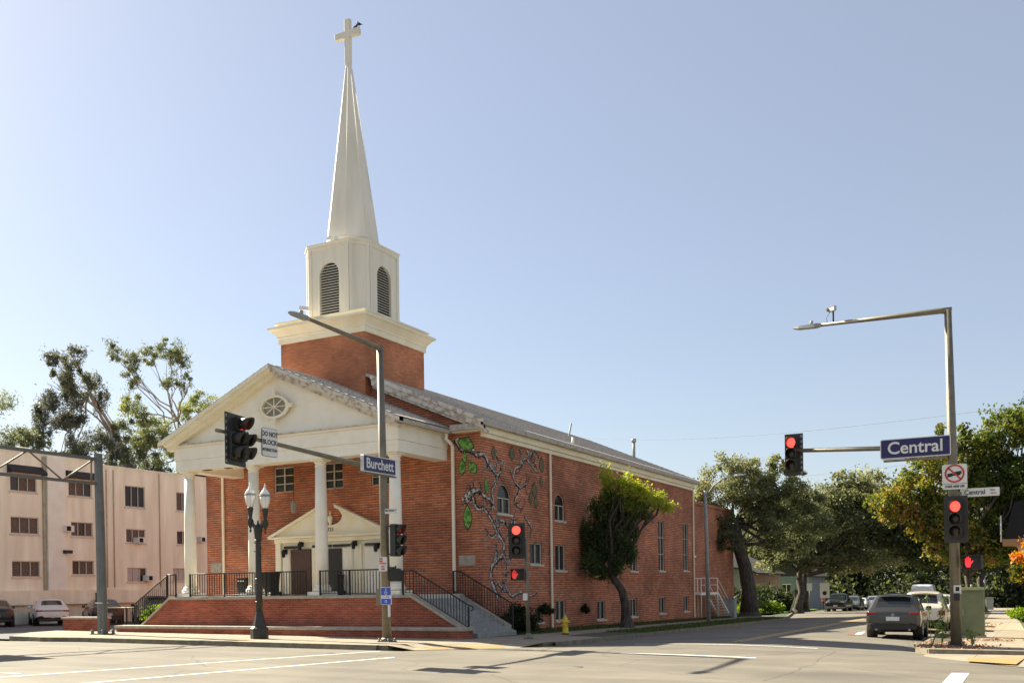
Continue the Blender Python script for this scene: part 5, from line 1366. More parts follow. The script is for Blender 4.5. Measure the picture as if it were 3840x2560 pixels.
    for s_ in (-1, 1):
        xm = s_*(wy[4]*sw+.08)
        ad(MB().box(min(xm-.09, xm+.09), max(xm-.09, xm+.09), wy[0]+.10, wy[0]+.28, wy[3]+.0, wy[3]+.15), 'mirror', BLACK if kind == 'suv' else paint, bevel=.03)
    return root

P_GREY = carpaint('paint_dark_grey', (.06, .056, .05)); P_WHITE = carpaint('paint_white', (.72, .70, .66), .0); P_BLACK = carpaint('paint_black', (.012, .012, .013)); P_SILV = carpaint('paint_silver', (.42, .43, .44), .7)
P_DK = carpaint('paint_dark_blue', (.015, .02, .03)); P_BEIGE = carpaint('paint_pale_beige', (.70, .64, .54), .0); P_OL = carpaint('paint_grey_green', (.12, .13, .11), .5); P_NV = carpaint('paint_grey_blue', (.10, .12, .16), .5)
HR = R(1.9)
GR = 'cars parked along the right kerb'
car('suv', 'dark grey compact suv parked at the right kerb nearest the crossing', 'parked_car', -4.62, 37.35, HR, P_GREY, grp=GR, sh=.96)
car('suv', 'cream white suv parked directly ahead of the dark grey one', 'parked_car', -4.35, 44.6, HR, P_BEIGE, True, grp=GR, sh=1.06)
car('suv', 'white car with red tail light third in the right kerb row', 'parked_car', -4.4, 51.2, HR, P_WHITE, True, grp=GR)
car('sedan', 'blue grey car fourth in the row at the right kerb', 'parked_car', -4.5, 57.5, HR, P_NV, grp=GR)
car('van', 'tall white van seen above the roofs on the right side of the street', 'parked_van', -8.6, 88.0, HR, P_WHITE, grp=None)
car('suv', 'dark suv with roof rails driving far down the street', 'distant_car', -10.4, 84.0, HR, P_DK, grp=None, simple=True)
car('suv', 'silver suv farther along the right side of the street', 'distant_car', -7.2, 74, HR, P_SILV, grp=None, simple=True)
GL = 'vehicles parked along the left kerb facing the corner'
kx = -17.6
car('pickup', 'dark pickup truck first in the row at the far left kerb', 'parked_truck', -17.55-.2, 105.6, PI + HR, P_DK, grp=GL, sw=1.02)
car('suv', 'grey green suv parked behind the dark pickup truck', 'parked_car', -17.5, 111.5, PI + HR, P_OL, grp=GL)
car('sedan', 'white sedan third in the row at the far left kerb', 'parked_car', -17.6, 117.5, PI + HR, P_WHITE, grp=GL)
car('suv', 'silver suv fourth in the row at the far left kerb', 'parked_car', -17.1, 124, PI + HR, P_SILV, grp=GL)
car('suv', 'dark green suv last in the row at the far left kerb', 'parked_car', -16.5, 131, PI + HR, P_OL, grp=GL, simple=True)
# lot beside the apartments, noses to the wall
GP = 'cars parked in the lot by the pink apartments'
LR = R(90)
def lotcar(k, lab, x, y, p, rz=LR, **kw): return car(k, lab, 'parked_car', x, y, rz, p, grp=GP, z=g(x, y)+.04, **kw)
LV = R(58)
lotcar('sedan', 'black sedan leftmost in the lot by the pink apartments', -48.6, 33.4, P_BLACK, LV, sh=1.02)
lotcar('sedan', 'white sedan in the lot behind the gantry pole', -48.3, 36.6, P_WHITE, LV, sh=1.06)
lotcar('sedan', 'black coupe in the lot just right of the gantry pole', -47.2, 39.4, P_BLACK, LV, sh=1.03)
lotcar('suv', 'dark suv rightmost in the lot next to the church steps', -46.2, 42.2, P_GREY, LV)

# ================================================================== APARTMENTS
AX = -53.0
apt = thing('apartment_building', 'long pink stucco three storey apartment building beyond the parking lot', 'building', (AX, 48, 0))
PA = lambda u, v, d: (AX - d, u, v)
zt = 9.75
def apt_z(y): return 10.0 if y < 43.9 else 9.75
WN = []
for (ya, yb) in ((37.5, 39.3), (41.4, 43.2), (46.0, 47.8), (50.6, 52.4), (55.4, 57.2)):
    for (za, zb) in ((7.25, 8.9), (4.75, 5.75), (2.3, 3.3)):
        WN.append((ya, yb, za, zb))
# measured openings
WN = [(37.45, 39.2, 7.7, 8.75), (37.45, 39.3, 5.2, 6.2), (37.5, 39.35, 2.65, 3.6),
      (41.4, 43.1, 7.7, 8.6), (41.55, 43.15, 5.2, 6.1), (41.6, 43.2, 2.8, 3.7),
      (45.7, 47.35, 7.3, 8.7), (45.75, 47.35, 4.95, 5.85), (45.8, 47.4, 2.35, 3.3),
      (50.1, 51.8, 7.3, 8.6), (50.1, 51.8, 4.95, 5.9), (49.7, 51.6, 2.4, 3.3),
      (31.5, 33.3, 7.7, 8.75), (31.5, 33.3, 5.2, 6.2), (31.5, 33.3, 2.65, 3.6)]
mb = MB(); wall_grid(mb, PA, 24, 43.9, -.6, 10.0, [w for w in WN if w[1] < 43.9]); wall_grid(mb, PA, 43.9, 75, -.6, 9.75, [w for w in WN if w[1] > 43.9])
mb.quad((AX, 24, -.6), (AX-12, 24, -.6), (AX-12, 24, 10), (AX, 24, 10)); mb.quad((AX, 75, -1), (AX-12, 75, -1), (AX-12, 75, 9.75), (AX, 75, 9.75))
mb.box(AX-12, AX+.04, 24, 43.9, 10.003, 10.12); mb.box(AX-12, AX+.04, 43.93, 75, 9.753, 9.87)
sub(mb, 'stucco_wall', STUCCO, apt)
sub(MB().box(AX-11.9, AX-.4, 24.2, 74.8, -.4, 9.6), 'interior', DARK, apt)
sub(MB().box(AX, AX+.35, 24, 75, 1.0, 1.85), 'ground_floor_ledge', STUCCO, apt)
sub(MB().box(AX, AX+.25, 39.75, 41.0, 1.86, 10.0), 'pale_pilaster', STUCCOG, apt)
sub(MB().box(AX, AX+.12, 39.55, 39.72, 1.86, 9.9), 'drain_channel', mat('olive_stain', (.46, .42, .30), rough=.9), apt)
for y, z1 in ((44.75, 9.6), (48.55, 9.7), (44.2, 9.6)): sub(MB().cyl((AX+.05, y, 2.0), (AX+.05, y, z1), .035, n=6), 'drain_pipe', mat('brown_pipe', (.60, .46, .33), rough=.8), apt)
for i, w in enumerate(WN):
    a, b, c, d = w
    pm = BLIND2 if i in (8, 11) else BLIND
    mb = MB()
    for u0, u1, v0, v1 in ((a, a+.05, c, d), (b-.05, b, c, d), (a, b, c, c+.05), (a, b, d-.05, d), (a+(b-a)/3-.02, a+(b-a)/3+.02, c, d), (a+2*(b-a)/3-.02, a+2*(b-a)/3+.02, c, d)):
        mb.box(AX-.10, AX-.05, u0, u1, v0, v1)
    mb.box(AX-.01, AX+.05, a-.08, b+.08, c-.10, c-.003)
    wo = sub(mb, 'window', ALU, apt)
    p = MB(); n = 3
    for k in range(n): p.box(AX-.13, AX-.115, a+(b-a)*k/n, a+(b-a)*(k+1)/n-.01, c, d, mi=0 if i == 6 or (i + k) % 5 == 0 else 1)
    o = p.build('pane', [GLASS, pm]); o.parent = wo
    if d > 8.5 and a < 44:
        aw = MB(); aw.add([(AX+.02, a-.2, 9.25), (AX+.02, b+.35, 9.25), (AX+.55, b+.35, 8.85), (AX+.55, a-.2, 8.85), (AX+.55, a-.2, 8.72), (AX+.55, b+.35, 8.72), (AX+.02, a-.2, 8.72), (AX+.02, b+.35, 8.72)], [(0,1,2,3),(3,2,5,4),(0,3,4,6),(1,7,5,2)])
        sub(aw, 'awning', mat('black_awning', (.02, .02, .022), rough=.7), apt)
for (y, z) in ((41.1, 5.62), (46.65, 5.1), (47.4, 2.6), (52.2, 5.35)):
    u = thing('air_conditioner', {41.1: 'white window air conditioner left of a middle window behind the gantry truss', 46.65: 'white air conditioner set in the middle floor window right of the gantry pole', 47.4: 'air conditioner jutting from the ground floor window near the steps', 52.2: 'air conditioner between the first column and the church wall'}[y], 'air conditioner', (AX+.2, y, z), 0, 'window air conditioners')
    sub(MB().box(AX-.05, AX+.5, y-.3, y+.3, z-.2, z+.2), 'case', SIGNW, u, bevel=.02)
    sub(MB().box(AX+.5, AX+.512, y-.25, y+.05, z-.14, z+.14), 'grille', DARK, u)
t = thing('wall_light', 'dark wall light on the pink apartment wall between two windows', 'wall light', (AX+.1, 41.0, 4.0))
sub(MB().box(AX+.25, AX+.45, 40.75, 41.3, 4.1, 4.3), 'hood', BLACK, t); sub(MB().box(AX+.28, AX+.42, 40.95, 41.25, 4.02, 4.098), 'diffuser', SIGNW, t)
for y, z in ((39.2, 10.1), (42.3, 10.1), (47.2, 9.87), (52.5, 9.87)):
    tag(MB().box(AX-1.6, AX-1.2, y-.25, y+.25, z-.1, z+.35).box(AX-1.7, AX-1.1, y-.35, y+.35, z+.352, z+.42).build('roof_vent_box', BLACK if y > 42 else STUCCO), {39.2: 'stucco vent box on the apartment roof at far left', 42.3: 'dark vent box on the apartment roof behind the truss', 47.2: 'dark vent box on the apartment roof below the right eucalyptus', 52.5: 'dark vent box on the apartment roof by the first column'}[y], 'vent', 'roof vents of the apartments')

# ================================================================== FAR HOUSES
def house(name, label, x0, x1, y0, y1, zw, zr, wm, rm, wins=(), door=None):
    zb = g((x0+x1)/2, y0) - .3
    t = thing(name, label, 'house', ((x0+x1)/2, y0, zb))
    mb = MB(); P = lambda u, v, d: (u, y0+d, v)
    wall_grid(mb, P, x0, x1, zb, zw, list(wins) + ([door] if door else []))
    P2 = lambda u, v, d: (x1-d, u, v)
    mb.quad((x1, y0, zb), (x1, y1, zb), (x1, y1, zw), (x1, y0, zw)); mb.quad((x0, y0, zb), (x0, y1, zb), (x0, y1, zw), (x0, y0, zw)); mb.quad((x0, y1, zb), (x1, y1, zb), (x1, y1, zw), (x0, y1, zw))
    sub(mb, 'wall', wm, t)
    o = .5; xm = (x0+x1)/2
    mb = MB(); slab(mb, [(x0-o, y0-o, zw), (xm, y0-o, zr), (xm, y1+o, zr), (x0-o, y1+o, zw)], .15); slab(mb, [(xm, y0-o, zr), (x1+o, y0-o, zw), (x1+o, y1+o, zw), (xm, y1+o, zr)], .15)
    mb.poly([(x0, y0, zw), (x1, y0, zw), (xm, y0, zr-.1)])
    sub(mb, 'roof', rm, t)
    for w in wins:
        wo = sub(MB().box(w[0]-.06, w[1]+.06, y0-.03, y0+.1, w[3], w[3]+.1).box(w[0]-.06, w[1]+.06, y0-.03, y0+.1, w[2]-.1, w[2]).box((w[0]+w[1])/2-.04, (w[0]+w[1])/2+.04, y0+.0, y0+.1, w[2], w[3]), 'window', WHITE, t)
        p = MB().box(w[0], w[1], y0+.11, y0+.12, w[2], w[3]).build('pane', GLASS); p.parent = wo
    if door: sub(MB().box(door[0], door[1], y0+.1, y0+.12, door[2], door[3]), 'door', DOOR, t)
    return t
ROOFD = mat('dark_roof', (.07, .06, .055), rough=.9, scale=8., var=.2)
ZB = -1.3
house('house', 'pale grey house with dark roof behind the big street tree', -33, -25.5, 84, 95, 3.2, 5.4, mat('pale_house_wall', (.45, .43, .39), rough=.8), ROOFD, [(-29.5, -28.1, .6, 1.9), (-27.6, -26.3, .6, 1.9)])
house('house', 'tan house with porch farther down the left side of the street', -35, -26.5, 104, 116, 2.8, 5.2, mat('tan_house_wall', (.42, .26, .18), rough=.8), ROOFD, [(-30.5, -29.1, .3, 1.7)], (-28.4, -27.5, -.9, 1.2))
house('house', 'blue grey gabled house beyond the lawn on the left', -31.5, -24.5, 122, 132, 2.5, 5.0, mat('blue_house_wall', (.26, .28, .30), rough=.8), ROOFD, [(-29.5, -28.6, .1, 1.5), (-27.6, -26.7, .1, 1.5)], (-26.2, -25.4, -1.2, .9))
# low building at the right edge
t = thing('corner_building', 'low building with dark overhanging roof and brown fascia at the right edge', 'building', (2, 50, 0))
sub(MB().box(-.1, 9, 47.5, 60, -.9, 2.95), 'wall', mat('cream_wall', (.55, .46, .34), rough=.8), t)
sub(MB().box(-1.35, 10, 46, 61, 3.05, 3.32), 'fascia', mat('brown_fascia', (.42, .22, .11), rough=.7), t)
mb = MB(); mb.add([(-1.3, 46.05, 3.33), (9.9, 46.05, 3.33), (9.9, 60.9, 3.33), (-1.3, 60.9, 3.33), (-.9, 46.6, 4.9), (9.5, 46.6, 4.9), (9.5, 60, 4.9), (-.9, 60, 4.9)], [(0,1,5,4),(1,2,6,5),(2,3,7,6),(3,0,4,7),(4,5,6,7)])
sub(mb, 'roof', mat('black_roof', (.018, .016, .014), rough=.9), t)
sub(MB().cyl((-1.4, 46, 3.2), (-1.4, 46, 4.3), .035, n=6), 'corner_pipe', SIGNW, t)

# far signs, A-frame, person
def post_sign(x, y, h, w, hh, label, m=SIGNW, pm=POLE):
    z = g(x, y); t = thing('road_sign', label, 'sign', (x, y, z))
    sub(MB().cyl((x, y, z), (x, y, z+h), .045, n=6), 'post', pm, t); sub(MB().box(x-w/2, x+w/2, y-.06, y-.04, z+h-hh, z+h), 'panel', m, t); return t
post_sign(-20.08, 100.3, 2.9, .5, .75, 'grey rectangular sign on a leaning post beside the far lawn')
t = post_sign(-18.3, 98.6, 2.9, .9, 1.45, 'white signboard with dark emblem behind the dark pickup truck'); sub(MB().prism(disc(.2, 12), .01, frame((-18.3, 98.5, g(-18, 98)+1.9), (0,-1,0))), 'emblem', SIGNBK, t)
ax_, ay_ = -21.3, 99.5; az_ = g(ax_, ay_)+.1
t = thing('a_frame_stand', 'white A shaped frame standing on the far left lawn', 'stand', (ax_, ay_, az_))
for s_ in (-1, 1): sub(MB().tube([(ax_, ay_, az_+1.35), (ax_+s_*.5, ay_, az_)], [.09, .10], 4, 0, False), 'leg', mat('pale_board', (.66, .62, .5), rough=.6), t)
sub(MB().box(ax_-.22, ax_+.22, ay_-.02, ay_+.02, az_+.5, az_+.58), 'crossbar', MATS['pale_board'], t)

# person standing far down the left pavement
def person(x, y, z, label):
    t = thing('person', label, 'person', (x, y, z))
    me = bpy.data.meshes.new('body')
    V = [(0,0,.92), (0,0,1.1), (0,0,1.34), (0,0,1.46), (0,-.01,1.56), (0,-.01,1.68), (-.1,0,.88), (-.11,.02,.48), (-.11,0,.07), (-.11,-.13,.03), (.1,0,.88), (.12,-.02,.48), (.13,0,.07), (.13,-.13,.03),
         (-.18,0,1.38), (-.23,.01,1.12), (-.22,-.06,.88), (.18,0,1.38), (.23,.01,1.12), (.22,-.06,.88)]
    Eg = [(0,1),(1,2),(2,3),(3,4),(4,5),(0,6),(6,7),(7,8),(8,9),(0,10),(10,11),(11,12),(12,13),(2,14),(14,15),(15,16),(2,17),(17,18),(18,19)]
    RD = [.14,.13,.15,.06,.09,.075,.1,.065,.045,.035,.1,.065,.045,.035,.06,.045,.035,.06,.045,.035]
    me.from_pydata(V, Eg, []); o = bpy.data.objects.new('body', me); COL.objects.link(o)
    sk = o.modifiers.new('skin', 'SKIN'); o.modifiers.new('sub', 'SUBSURF').levels = 1
    for i, r_ in enumerate(RD): me.skin_vertices[0].data[i].radius = (r_, r_*.8)
    me.skin_vertices[0].data[0].use_root = True
    dg = bpy.context.evaluated_depsgraph_get(); ev = bpy.data.meshes.new_from_object(o.evaluated_get(dg)); bpy.data.objects.remove(o)
    for m in (mat('skin', (.45, .28, .2), rough=.6), mat('red_top', (.55, .05, .045), rough=.8), mat('dark_trousers', (.03, .03, .035), rough=.8)): ev.materials.append(m)
    for p in ev.polygons:
        c = p.center; p.use_smooth = True
        p.material_index = 2 if c.z < .95 and abs(c.x) < .19 else (1 if c.z < 1.43 and not (abs(c.x) > .17 and c.z < 1.1) else 0)
    b = bpy.data.objects.new('body', ev); COL.objects.link(b); b.parent = t
    MB().lathe([(.085, 1.62), (.098, 1.68), (.09, 1.74), (.05, 1.78), (.005, 1.79)], 12).build('hair', BLACK, t)
person(-19.2, 103, g(-19.2, 103)+.13, 'distant person in a red top and dark trousers by the far left trees')

# ================================================================== VEGETATION
rng = np.random.default_rng(11)
def leaf_mesh(name, clusters, n, size, m, parent=None, seed=0, droop=0., sub_=14, spread=.30, aspect=.55):
    """leaves grouped in sprays spread through ellipsoids; clusters: (x,y,z,rx,ry,rz[,tint])"""
    r = np.random.default_rng(seed)
    vol = np.array([(c[3]*c[4]*c[5])**.67 for c in clusters]); cnt = (vol/vol.sum()*n).astype(int)
    C = []; T = []
    for c, k in zip(clusters, cnt):
        if k < 1: continue
        ns = max(3, int(sub_*1.0))
        d = r.normal(size=(ns, 3)); d /= np.linalg.norm(d, axis=1)[:, None]
        sc = d * (r.random((ns, 1))**.33) * np.array(c[3:6])
        idx = r.integers(0, ns, k); st_ = r.random(ns)*.5
        off = r.normal(size=(k, 3)) * np.array(c[3:6]) * spread * (.5 + .8*r.random((ns, 1))[idx])
        p = np.array(c[:3]) + sc[idx] + off
        C.append(p); base = c[6] if len(c) > 6 else .4
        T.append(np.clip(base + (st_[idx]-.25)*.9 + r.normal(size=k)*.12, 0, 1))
    C = np.concatenate(C); T = np.concatenate(T); k = len(C)
    a = r.normal(size=(k, 3)); a /= np.linalg.norm(a, axis=1)[:, None]
    if droop: a[:, 2] -= droop; a /= np.linalg.norm(a, axis=1)[:, None]
    b = r.normal(size=(k, 3)); b -= a*(a*b).sum(1)[:, None]; b /= np.linalg.norm(b, axis=1)[:, None]
    s = (size*(.6 + .8*r.random(k)))[:, None]
    V = np.empty((k, 4, 3)); V[:, 0] = C - a*s; V[:, 1] = C + b*s*aspect; V[:, 2] = C + a*s; V[:, 3] = C - b*s*aspect
    me = bpy.data.meshes.new(name); me.vertices.add(k*4); me.vertices.foreach_set('co', V.ravel().astype(np.float32))
    me.loops.add(k*4); me.loops.foreach_set('vertex_index', np.arange(k*4, dtype=np.int32))
    me.polygons.add(k); me.polygons.foreach_set('loop_start', np.arange(0, k*4, 4, dtype=np.int32))
    me.update(calc_edges=True)
    at = me.attributes.new('tint', 'FLOAT', 'FACE'); at.data.foreach_set('value', T.astype(np.float32))
    me.materials.append(m)
    o = bpy.data.objects.new(name, me); COL.objects.link(o)
    if parent is not None: o.parent = parent; o.matrix_parent_inverse = Matrix.Translation(-Vector(parent.location))
    return o

def wobble(a, b, n, amp, r):
    a = Vector(a); b = Vector(b); P = []
    for i in range(n+1):
        t = i/n; k = math.sin(PI*t)*amp; P.append(a.lerp(b, t) + Vector((r.uniform(-k, k), r.uniform(-k, k), r.uniform(-k, k)*.5)))
    return P
def tree(label, base, fork, clusters, n, size, lm, rad=.2, bark=BARK, seed=1, name='tree', path=None, group=None, limbs=None, sub_=14, spread=.30, droop=0., aspect=.55):
    r = random.Random(seed); t = thing(name, label, 'tree', base, 0, group)
    P = path or wobble(base, fork, 5, rad*.8, r)
    mb = MB(); n_ = len(P); mb.tube(P, [rad*(1.35 - .15) if i == 0 else rad*(1 - .45*i/(n_-1)) for i in range(n_)], 10)
    b = Vector(P[0]); mb.tube([b + Vector((0,0,-.2)), b + Vector((0,0,.0)), b + Vector((0,0,.5))], [rad*1.8, rad*1.5, rad*1.0], 10)
    sub(mb, 'trunk', bark, t)
    f = Vector(P[-1])
    for c in clusters:
        if limbs is not None and r.random() > limbs: continue
        cc = Vector(c[:3]); L_ = (cc - f).length
        st_ = Vector(P[-1 - (r.randrange(2) if len(P) > 3 else 0)])
        Q = wobble(st_, cc, 5, L_*.10, r)
        r0 = min(rad*.5, .05 + L_*.02)
        mb = MB(); mb.tube(Q, [r0*(1 - .8*i/5) for i in range(6)], 7)
        for k in range(3):
            q = Q[r.randrange(2, 5)]; e = cc + Vector((r.uniform(-1,1)*c[3], r.uniform(-1,1)*c[4], r.uniform(-.6,1)*c[5]))*.9
            mb.tube(wobble(q, e, 3, .1, r), [r0*.4, r0*.3, r0*.2, r0*.08], 5)
        sub(mb, 'limb', bark, t)
    leaf_mesh('crown', clusters, n, size, lm, t, seed, droop, sub_, spread, aspect)
    return t
# camera-independent helper: right/forward axes of the street view for laying crowns out
rv = Vector((.883, .469, 0)); fv = Vector((-.469, .883, 0))
def cl(base, L_):
    out = []
    for q in L_:
        a, b, z, rr, rz_ = q[:5]; p = Vector(base) + rv*a + fv*b
        out.append((p.x, p.y, z, rr, rr, rz_) + ((q[5],) if len(q) > 5 else ()))
    return out
L_OLIVE = leafmat('leaf_olive', [(0, (.03, .04, .015)), (.5, (.075, .09, .034)), (1, (.15, .16, .06))])
L_OAK = leafmat('leaf_oak', [(0, (.075, .082, .042)), (.45, (.18, .19, .088)), (.75, (.29, .29, .13)), (1, (.36, .28, .15))])
L_LIME = leafmat('leaf_lime', [(0, (.05, .075, .028)), (.35, (.10, .145, .045)), (.7, (.24, .29, .05)), (1, (.44, .46, .07))])  # bright end carries the sunlit tone of the street tree's top
L_AUT = leafmat('leaf_autumn', [(0, (.028, .048, .014)), (.4, (.075, .11, .025)), (.68, (.17, .19, .04)), (.86, (.32, .24, .05)), (1, (.24, .10, .055))])
L_EUC = leafmat('leaf_eucalyptus', [(0, (.10, .105, .08)), (.5, (.16, .175, .09)), (1, (.28, .30, .11))])
L_EUCD = leafmat('leaf_eucalyptus_dark', [(0, (.08, .085, .07)), (.5, (.12, .125, .09)), (1, (.20, .21, .11))])
L_ORG = leafmat('leaf_orange', [(0, (.03, .07, .015)), (.45, (.20, .16, .02)), (.7, (.50, .25, .03)), (1, (.60, .22, .04))])
L_BUSH = leafmat('leaf_bush', [(0, (.015, .022, .008)), (1, (.045, .06, .02))])
L_BRT = leafmat('leaf_bright', [(0, (.08, .15, .02)), (1, (.30, .38, .03))])
L_FAR = leafmat('leaf_far', [(0, (.035, .045, .022)), (.6, (.08, .095, .036)), (1, (.20, .20, .05))])

# street tree in front of the side wall
b0 = Vector((-17.2, 43.8, g(-17.2, 43.8)+.1))
def at_(a, b, z): p = b0 + rv*a + fv*b; return Vector((p.x, p.y, z))
path = [b0, at_(-.03, 0, .25), at_(-.06, 0, .8), at_(-.2, 0, 1.4), at_(-.6, 0, 2.0), at_(-.75, 0, 3.0)]
tree('leafy street tree with a top tinted sunlit yellow green and crooked trunk before the church side wall', b0, None,
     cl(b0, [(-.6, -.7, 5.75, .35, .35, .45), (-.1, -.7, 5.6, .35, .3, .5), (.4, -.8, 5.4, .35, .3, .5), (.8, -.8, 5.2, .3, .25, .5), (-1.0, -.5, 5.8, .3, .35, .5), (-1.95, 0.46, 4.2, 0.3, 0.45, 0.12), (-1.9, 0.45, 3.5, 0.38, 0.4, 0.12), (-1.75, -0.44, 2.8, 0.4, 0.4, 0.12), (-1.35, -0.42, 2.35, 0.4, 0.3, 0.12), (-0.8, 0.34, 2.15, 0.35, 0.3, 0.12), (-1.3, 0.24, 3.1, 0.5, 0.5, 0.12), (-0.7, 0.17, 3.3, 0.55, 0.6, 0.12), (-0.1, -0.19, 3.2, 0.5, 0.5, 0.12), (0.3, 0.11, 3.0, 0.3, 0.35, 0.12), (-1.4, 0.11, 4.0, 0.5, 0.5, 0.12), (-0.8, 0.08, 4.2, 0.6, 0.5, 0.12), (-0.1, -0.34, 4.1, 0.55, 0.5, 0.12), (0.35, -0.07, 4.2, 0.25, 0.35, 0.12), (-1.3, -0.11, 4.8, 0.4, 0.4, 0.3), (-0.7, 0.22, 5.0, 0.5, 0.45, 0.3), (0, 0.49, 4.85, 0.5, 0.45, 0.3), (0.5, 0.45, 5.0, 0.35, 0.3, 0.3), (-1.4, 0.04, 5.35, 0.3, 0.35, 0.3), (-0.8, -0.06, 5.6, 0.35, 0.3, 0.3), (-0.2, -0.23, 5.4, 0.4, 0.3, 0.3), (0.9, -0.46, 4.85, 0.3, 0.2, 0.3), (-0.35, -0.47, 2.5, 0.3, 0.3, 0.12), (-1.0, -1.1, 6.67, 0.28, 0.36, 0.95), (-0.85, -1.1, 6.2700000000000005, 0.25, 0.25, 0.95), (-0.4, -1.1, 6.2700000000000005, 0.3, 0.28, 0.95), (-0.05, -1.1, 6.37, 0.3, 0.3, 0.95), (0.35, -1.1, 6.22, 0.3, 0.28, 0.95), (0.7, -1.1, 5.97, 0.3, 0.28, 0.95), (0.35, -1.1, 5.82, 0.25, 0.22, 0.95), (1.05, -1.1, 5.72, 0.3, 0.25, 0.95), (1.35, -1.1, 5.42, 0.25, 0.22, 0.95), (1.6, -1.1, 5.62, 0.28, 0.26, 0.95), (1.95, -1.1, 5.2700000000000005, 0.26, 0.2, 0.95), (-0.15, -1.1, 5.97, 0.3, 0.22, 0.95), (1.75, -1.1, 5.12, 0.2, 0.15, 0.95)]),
     34000, .055, L_LIME, .25, seed=3, path=path, spread=.42, sub_=14, limbs=.45, group='street trees')  # cluster tints paint the sunlit top bright and the church-shaded lower crown dark
# big oak beside the rear wing
b1 = Vector((-18.9, 72.7, g(-18.9, 72.7)+.1))
def a1(a, b, z): p = b1 + rv*a + fv*b; return Vector((p.x, p.y, z))
tree('large dark trunked evergreen street tree just beyond the rear of the church', b1, None,
     cl(b1, [(-2.6, -1, 8.6, 1.6, 1.2, .55), (-1.2, -.5, 10.3, 1.2, 1.1, .55), (.8, 0, 9.6, 1.6, 1.2, .5), (2.2, 0, 10.2, .9, .8, .5), (-.2, -1, 8.2, 1.8, 1.2, .4), (2.6, 0, 8.0, 1.7, 1.3, .35), (-2.8, -2, 6.2, 1.5, 1.0, .15), (-3.9, -2, 5.3, 1.3, .8, .1),
             (.6, 0, 6.6, 1.6, 1.0, .3), (3.2, .5, 6.0, 1.6, 1.1, .25), (4.6, 1, 7.2, 1.5, 1.2, .3), (-2.2, -3, 4.6, 1.2, .7, .1), (1.9, 0, 4.6, 1.0, .7, .4), (4.6, 2, 4.9, 1.3, .9, .2), (1.2, -2, 5.6, 1.0, .6, .2), (0, 0, 8.9, 1.8, 1.2, .5), (1.4, 0, 7.6, 1.8, 1.0, .35), (3.4, 0, 9.0, 1.2, .9, .45), (-3.6, -1, 7.6, 1.0, .9, .45), (3.3, 1, 4.2, 1.2, .8, .35), (5.6, 1, 5.9, 1.2, 1.0, .3), (-3.2, -2, 5.4, 1.3, .9, .1)]),
     46000, .095, L_OAK, .62, seed=5, path=[b1, a1(0, 0, 1.2), a1(-.3, 0, 3.0), a1(-.75, 0, 4.4), a1(-.9, 0, 6.0)], sub_=20, spread=.18, group='street trees')
# further street trees on the left pavement
b2 = Vector((-19.5, 92, g(-19.5, 92)+.1))
tree('dark spreading street tree overhanging the far left lawn', b2, tuple(b2 + Vector((.4, 0, 4.6))),
     cl(b2, [(-1, 0, 8.3, 2.6, 1.8, .3), (2.5, 0, 8.6, 2.4, 1.7, .4), (5.4, 0, 9.6, 1.9, 1.5, .55), (4.4, 0, 10.9, .9, 1.0, .5), (5.2, -1, 6.6, 2.3, 1.6, .3), (1.5, 0, 5.8, 2.4, 1.4, .2), (-2.6, 0, 6.0, 2.2, 1.5, .25), (7.6, 0, 8.0, 1.9, 1.6, .5), (8.2, 0, 5.8, 2.0, 1.4, .3), (0, -1, 3.8, 1.6, 1.1, .3), (3, -1, 3.6, 1.5, 1.1, .35), (5.6, -1, 4.2, 1.8, 1.2, .3), (-2.4, -1, 3.6, 1.4, 1.0, .5), (.5, 0, 7.2, 2.4, 1.5, .3), (4, 0, 7.6, 2.2, 1.5, .4)]),
     44000, .15, L_OAK, .4, seed=8, sub_=18, spread=.21, group='street trees')
b3 = Vector((-21.8, 106, g(-21.8, 106)+.1))
tree('dense tree with bronze tinted top over the far parked vehicles', b3, tuple(b3 + Vector((0, 0, 4.5))),
     cl(b3, [(2, 0, 8.6, 2.5, 1.8, .4), (-1, 0, 9.2, 2.5, 1.8, .5), (5, 0, 9.8, 2.2, 1.7, .6), (7.5, 0, 11.2, 2.0, 1.9, .6), (9.5, 0, 9.6, 2.6, 2.0, .6), (12, 0, 8.0, 2.2, 1.6, .5), (13, 0, 5.6, 2.2, 1.4, .4), (4.5, 0, 9.6, 2.6, 2.0, .6), (7, 0, 8.4, 2.4, 1.8, .5), (1, 0, 6.8, 2.8, 1.7, .3), (5, 0, 6.2, 2.6, 1.6, .35), (9.5, 0, 6.9, 2.4, 1.8, .5), (3, -2, 4.4, 1.3, 1.1, .8), (8.5, 0, 4.6, 2.2, 1.2, .6), (5.6, -1, 3.6, 1.8, 1.0, .8), (11, 0, 5.0, 2.0, 1.4, .4), (3.5, 0, 8.0, 2.6, 1.6, .4)]),
     40000, .17, L_OAK, .4, seed=9, sub_=18, spread=.21, group='street trees')
b4 = Vector((-4.6, 98, g(-4.6, 98)+.1))
tree('tall dark tree closing the street behind the white van', b4, tuple(b4 + Vector((0, 0, 4.5))),
     cl(b4, [(-4, 0, 7.4, 2.6, 1.8, .3), (-6.5, 0, 5.2, 2.2, 1.5, .3), (-1, 0, 8.0, 2.8, 2.0, .3), (2, 0, 9.0, 2.6, 2.0, .3), (-2, 0, 5.0, 2.6, 1.4, .25), (3, 0, 5.6, 2.6, 1.8, .25), (-8, 0, 6.6, 1.8, 1.3, .5), (-5, -1, 3.8, 2.0, 1.1, .5), (-1.5, 0, 6.2, 2.4, 1.4, .3), (1, 0, 3.8, 2, 1.2, .3)]),
     34000, .17, L_OLIVE, .4, seed=10, sub_=18, spread=.22, group='street trees')
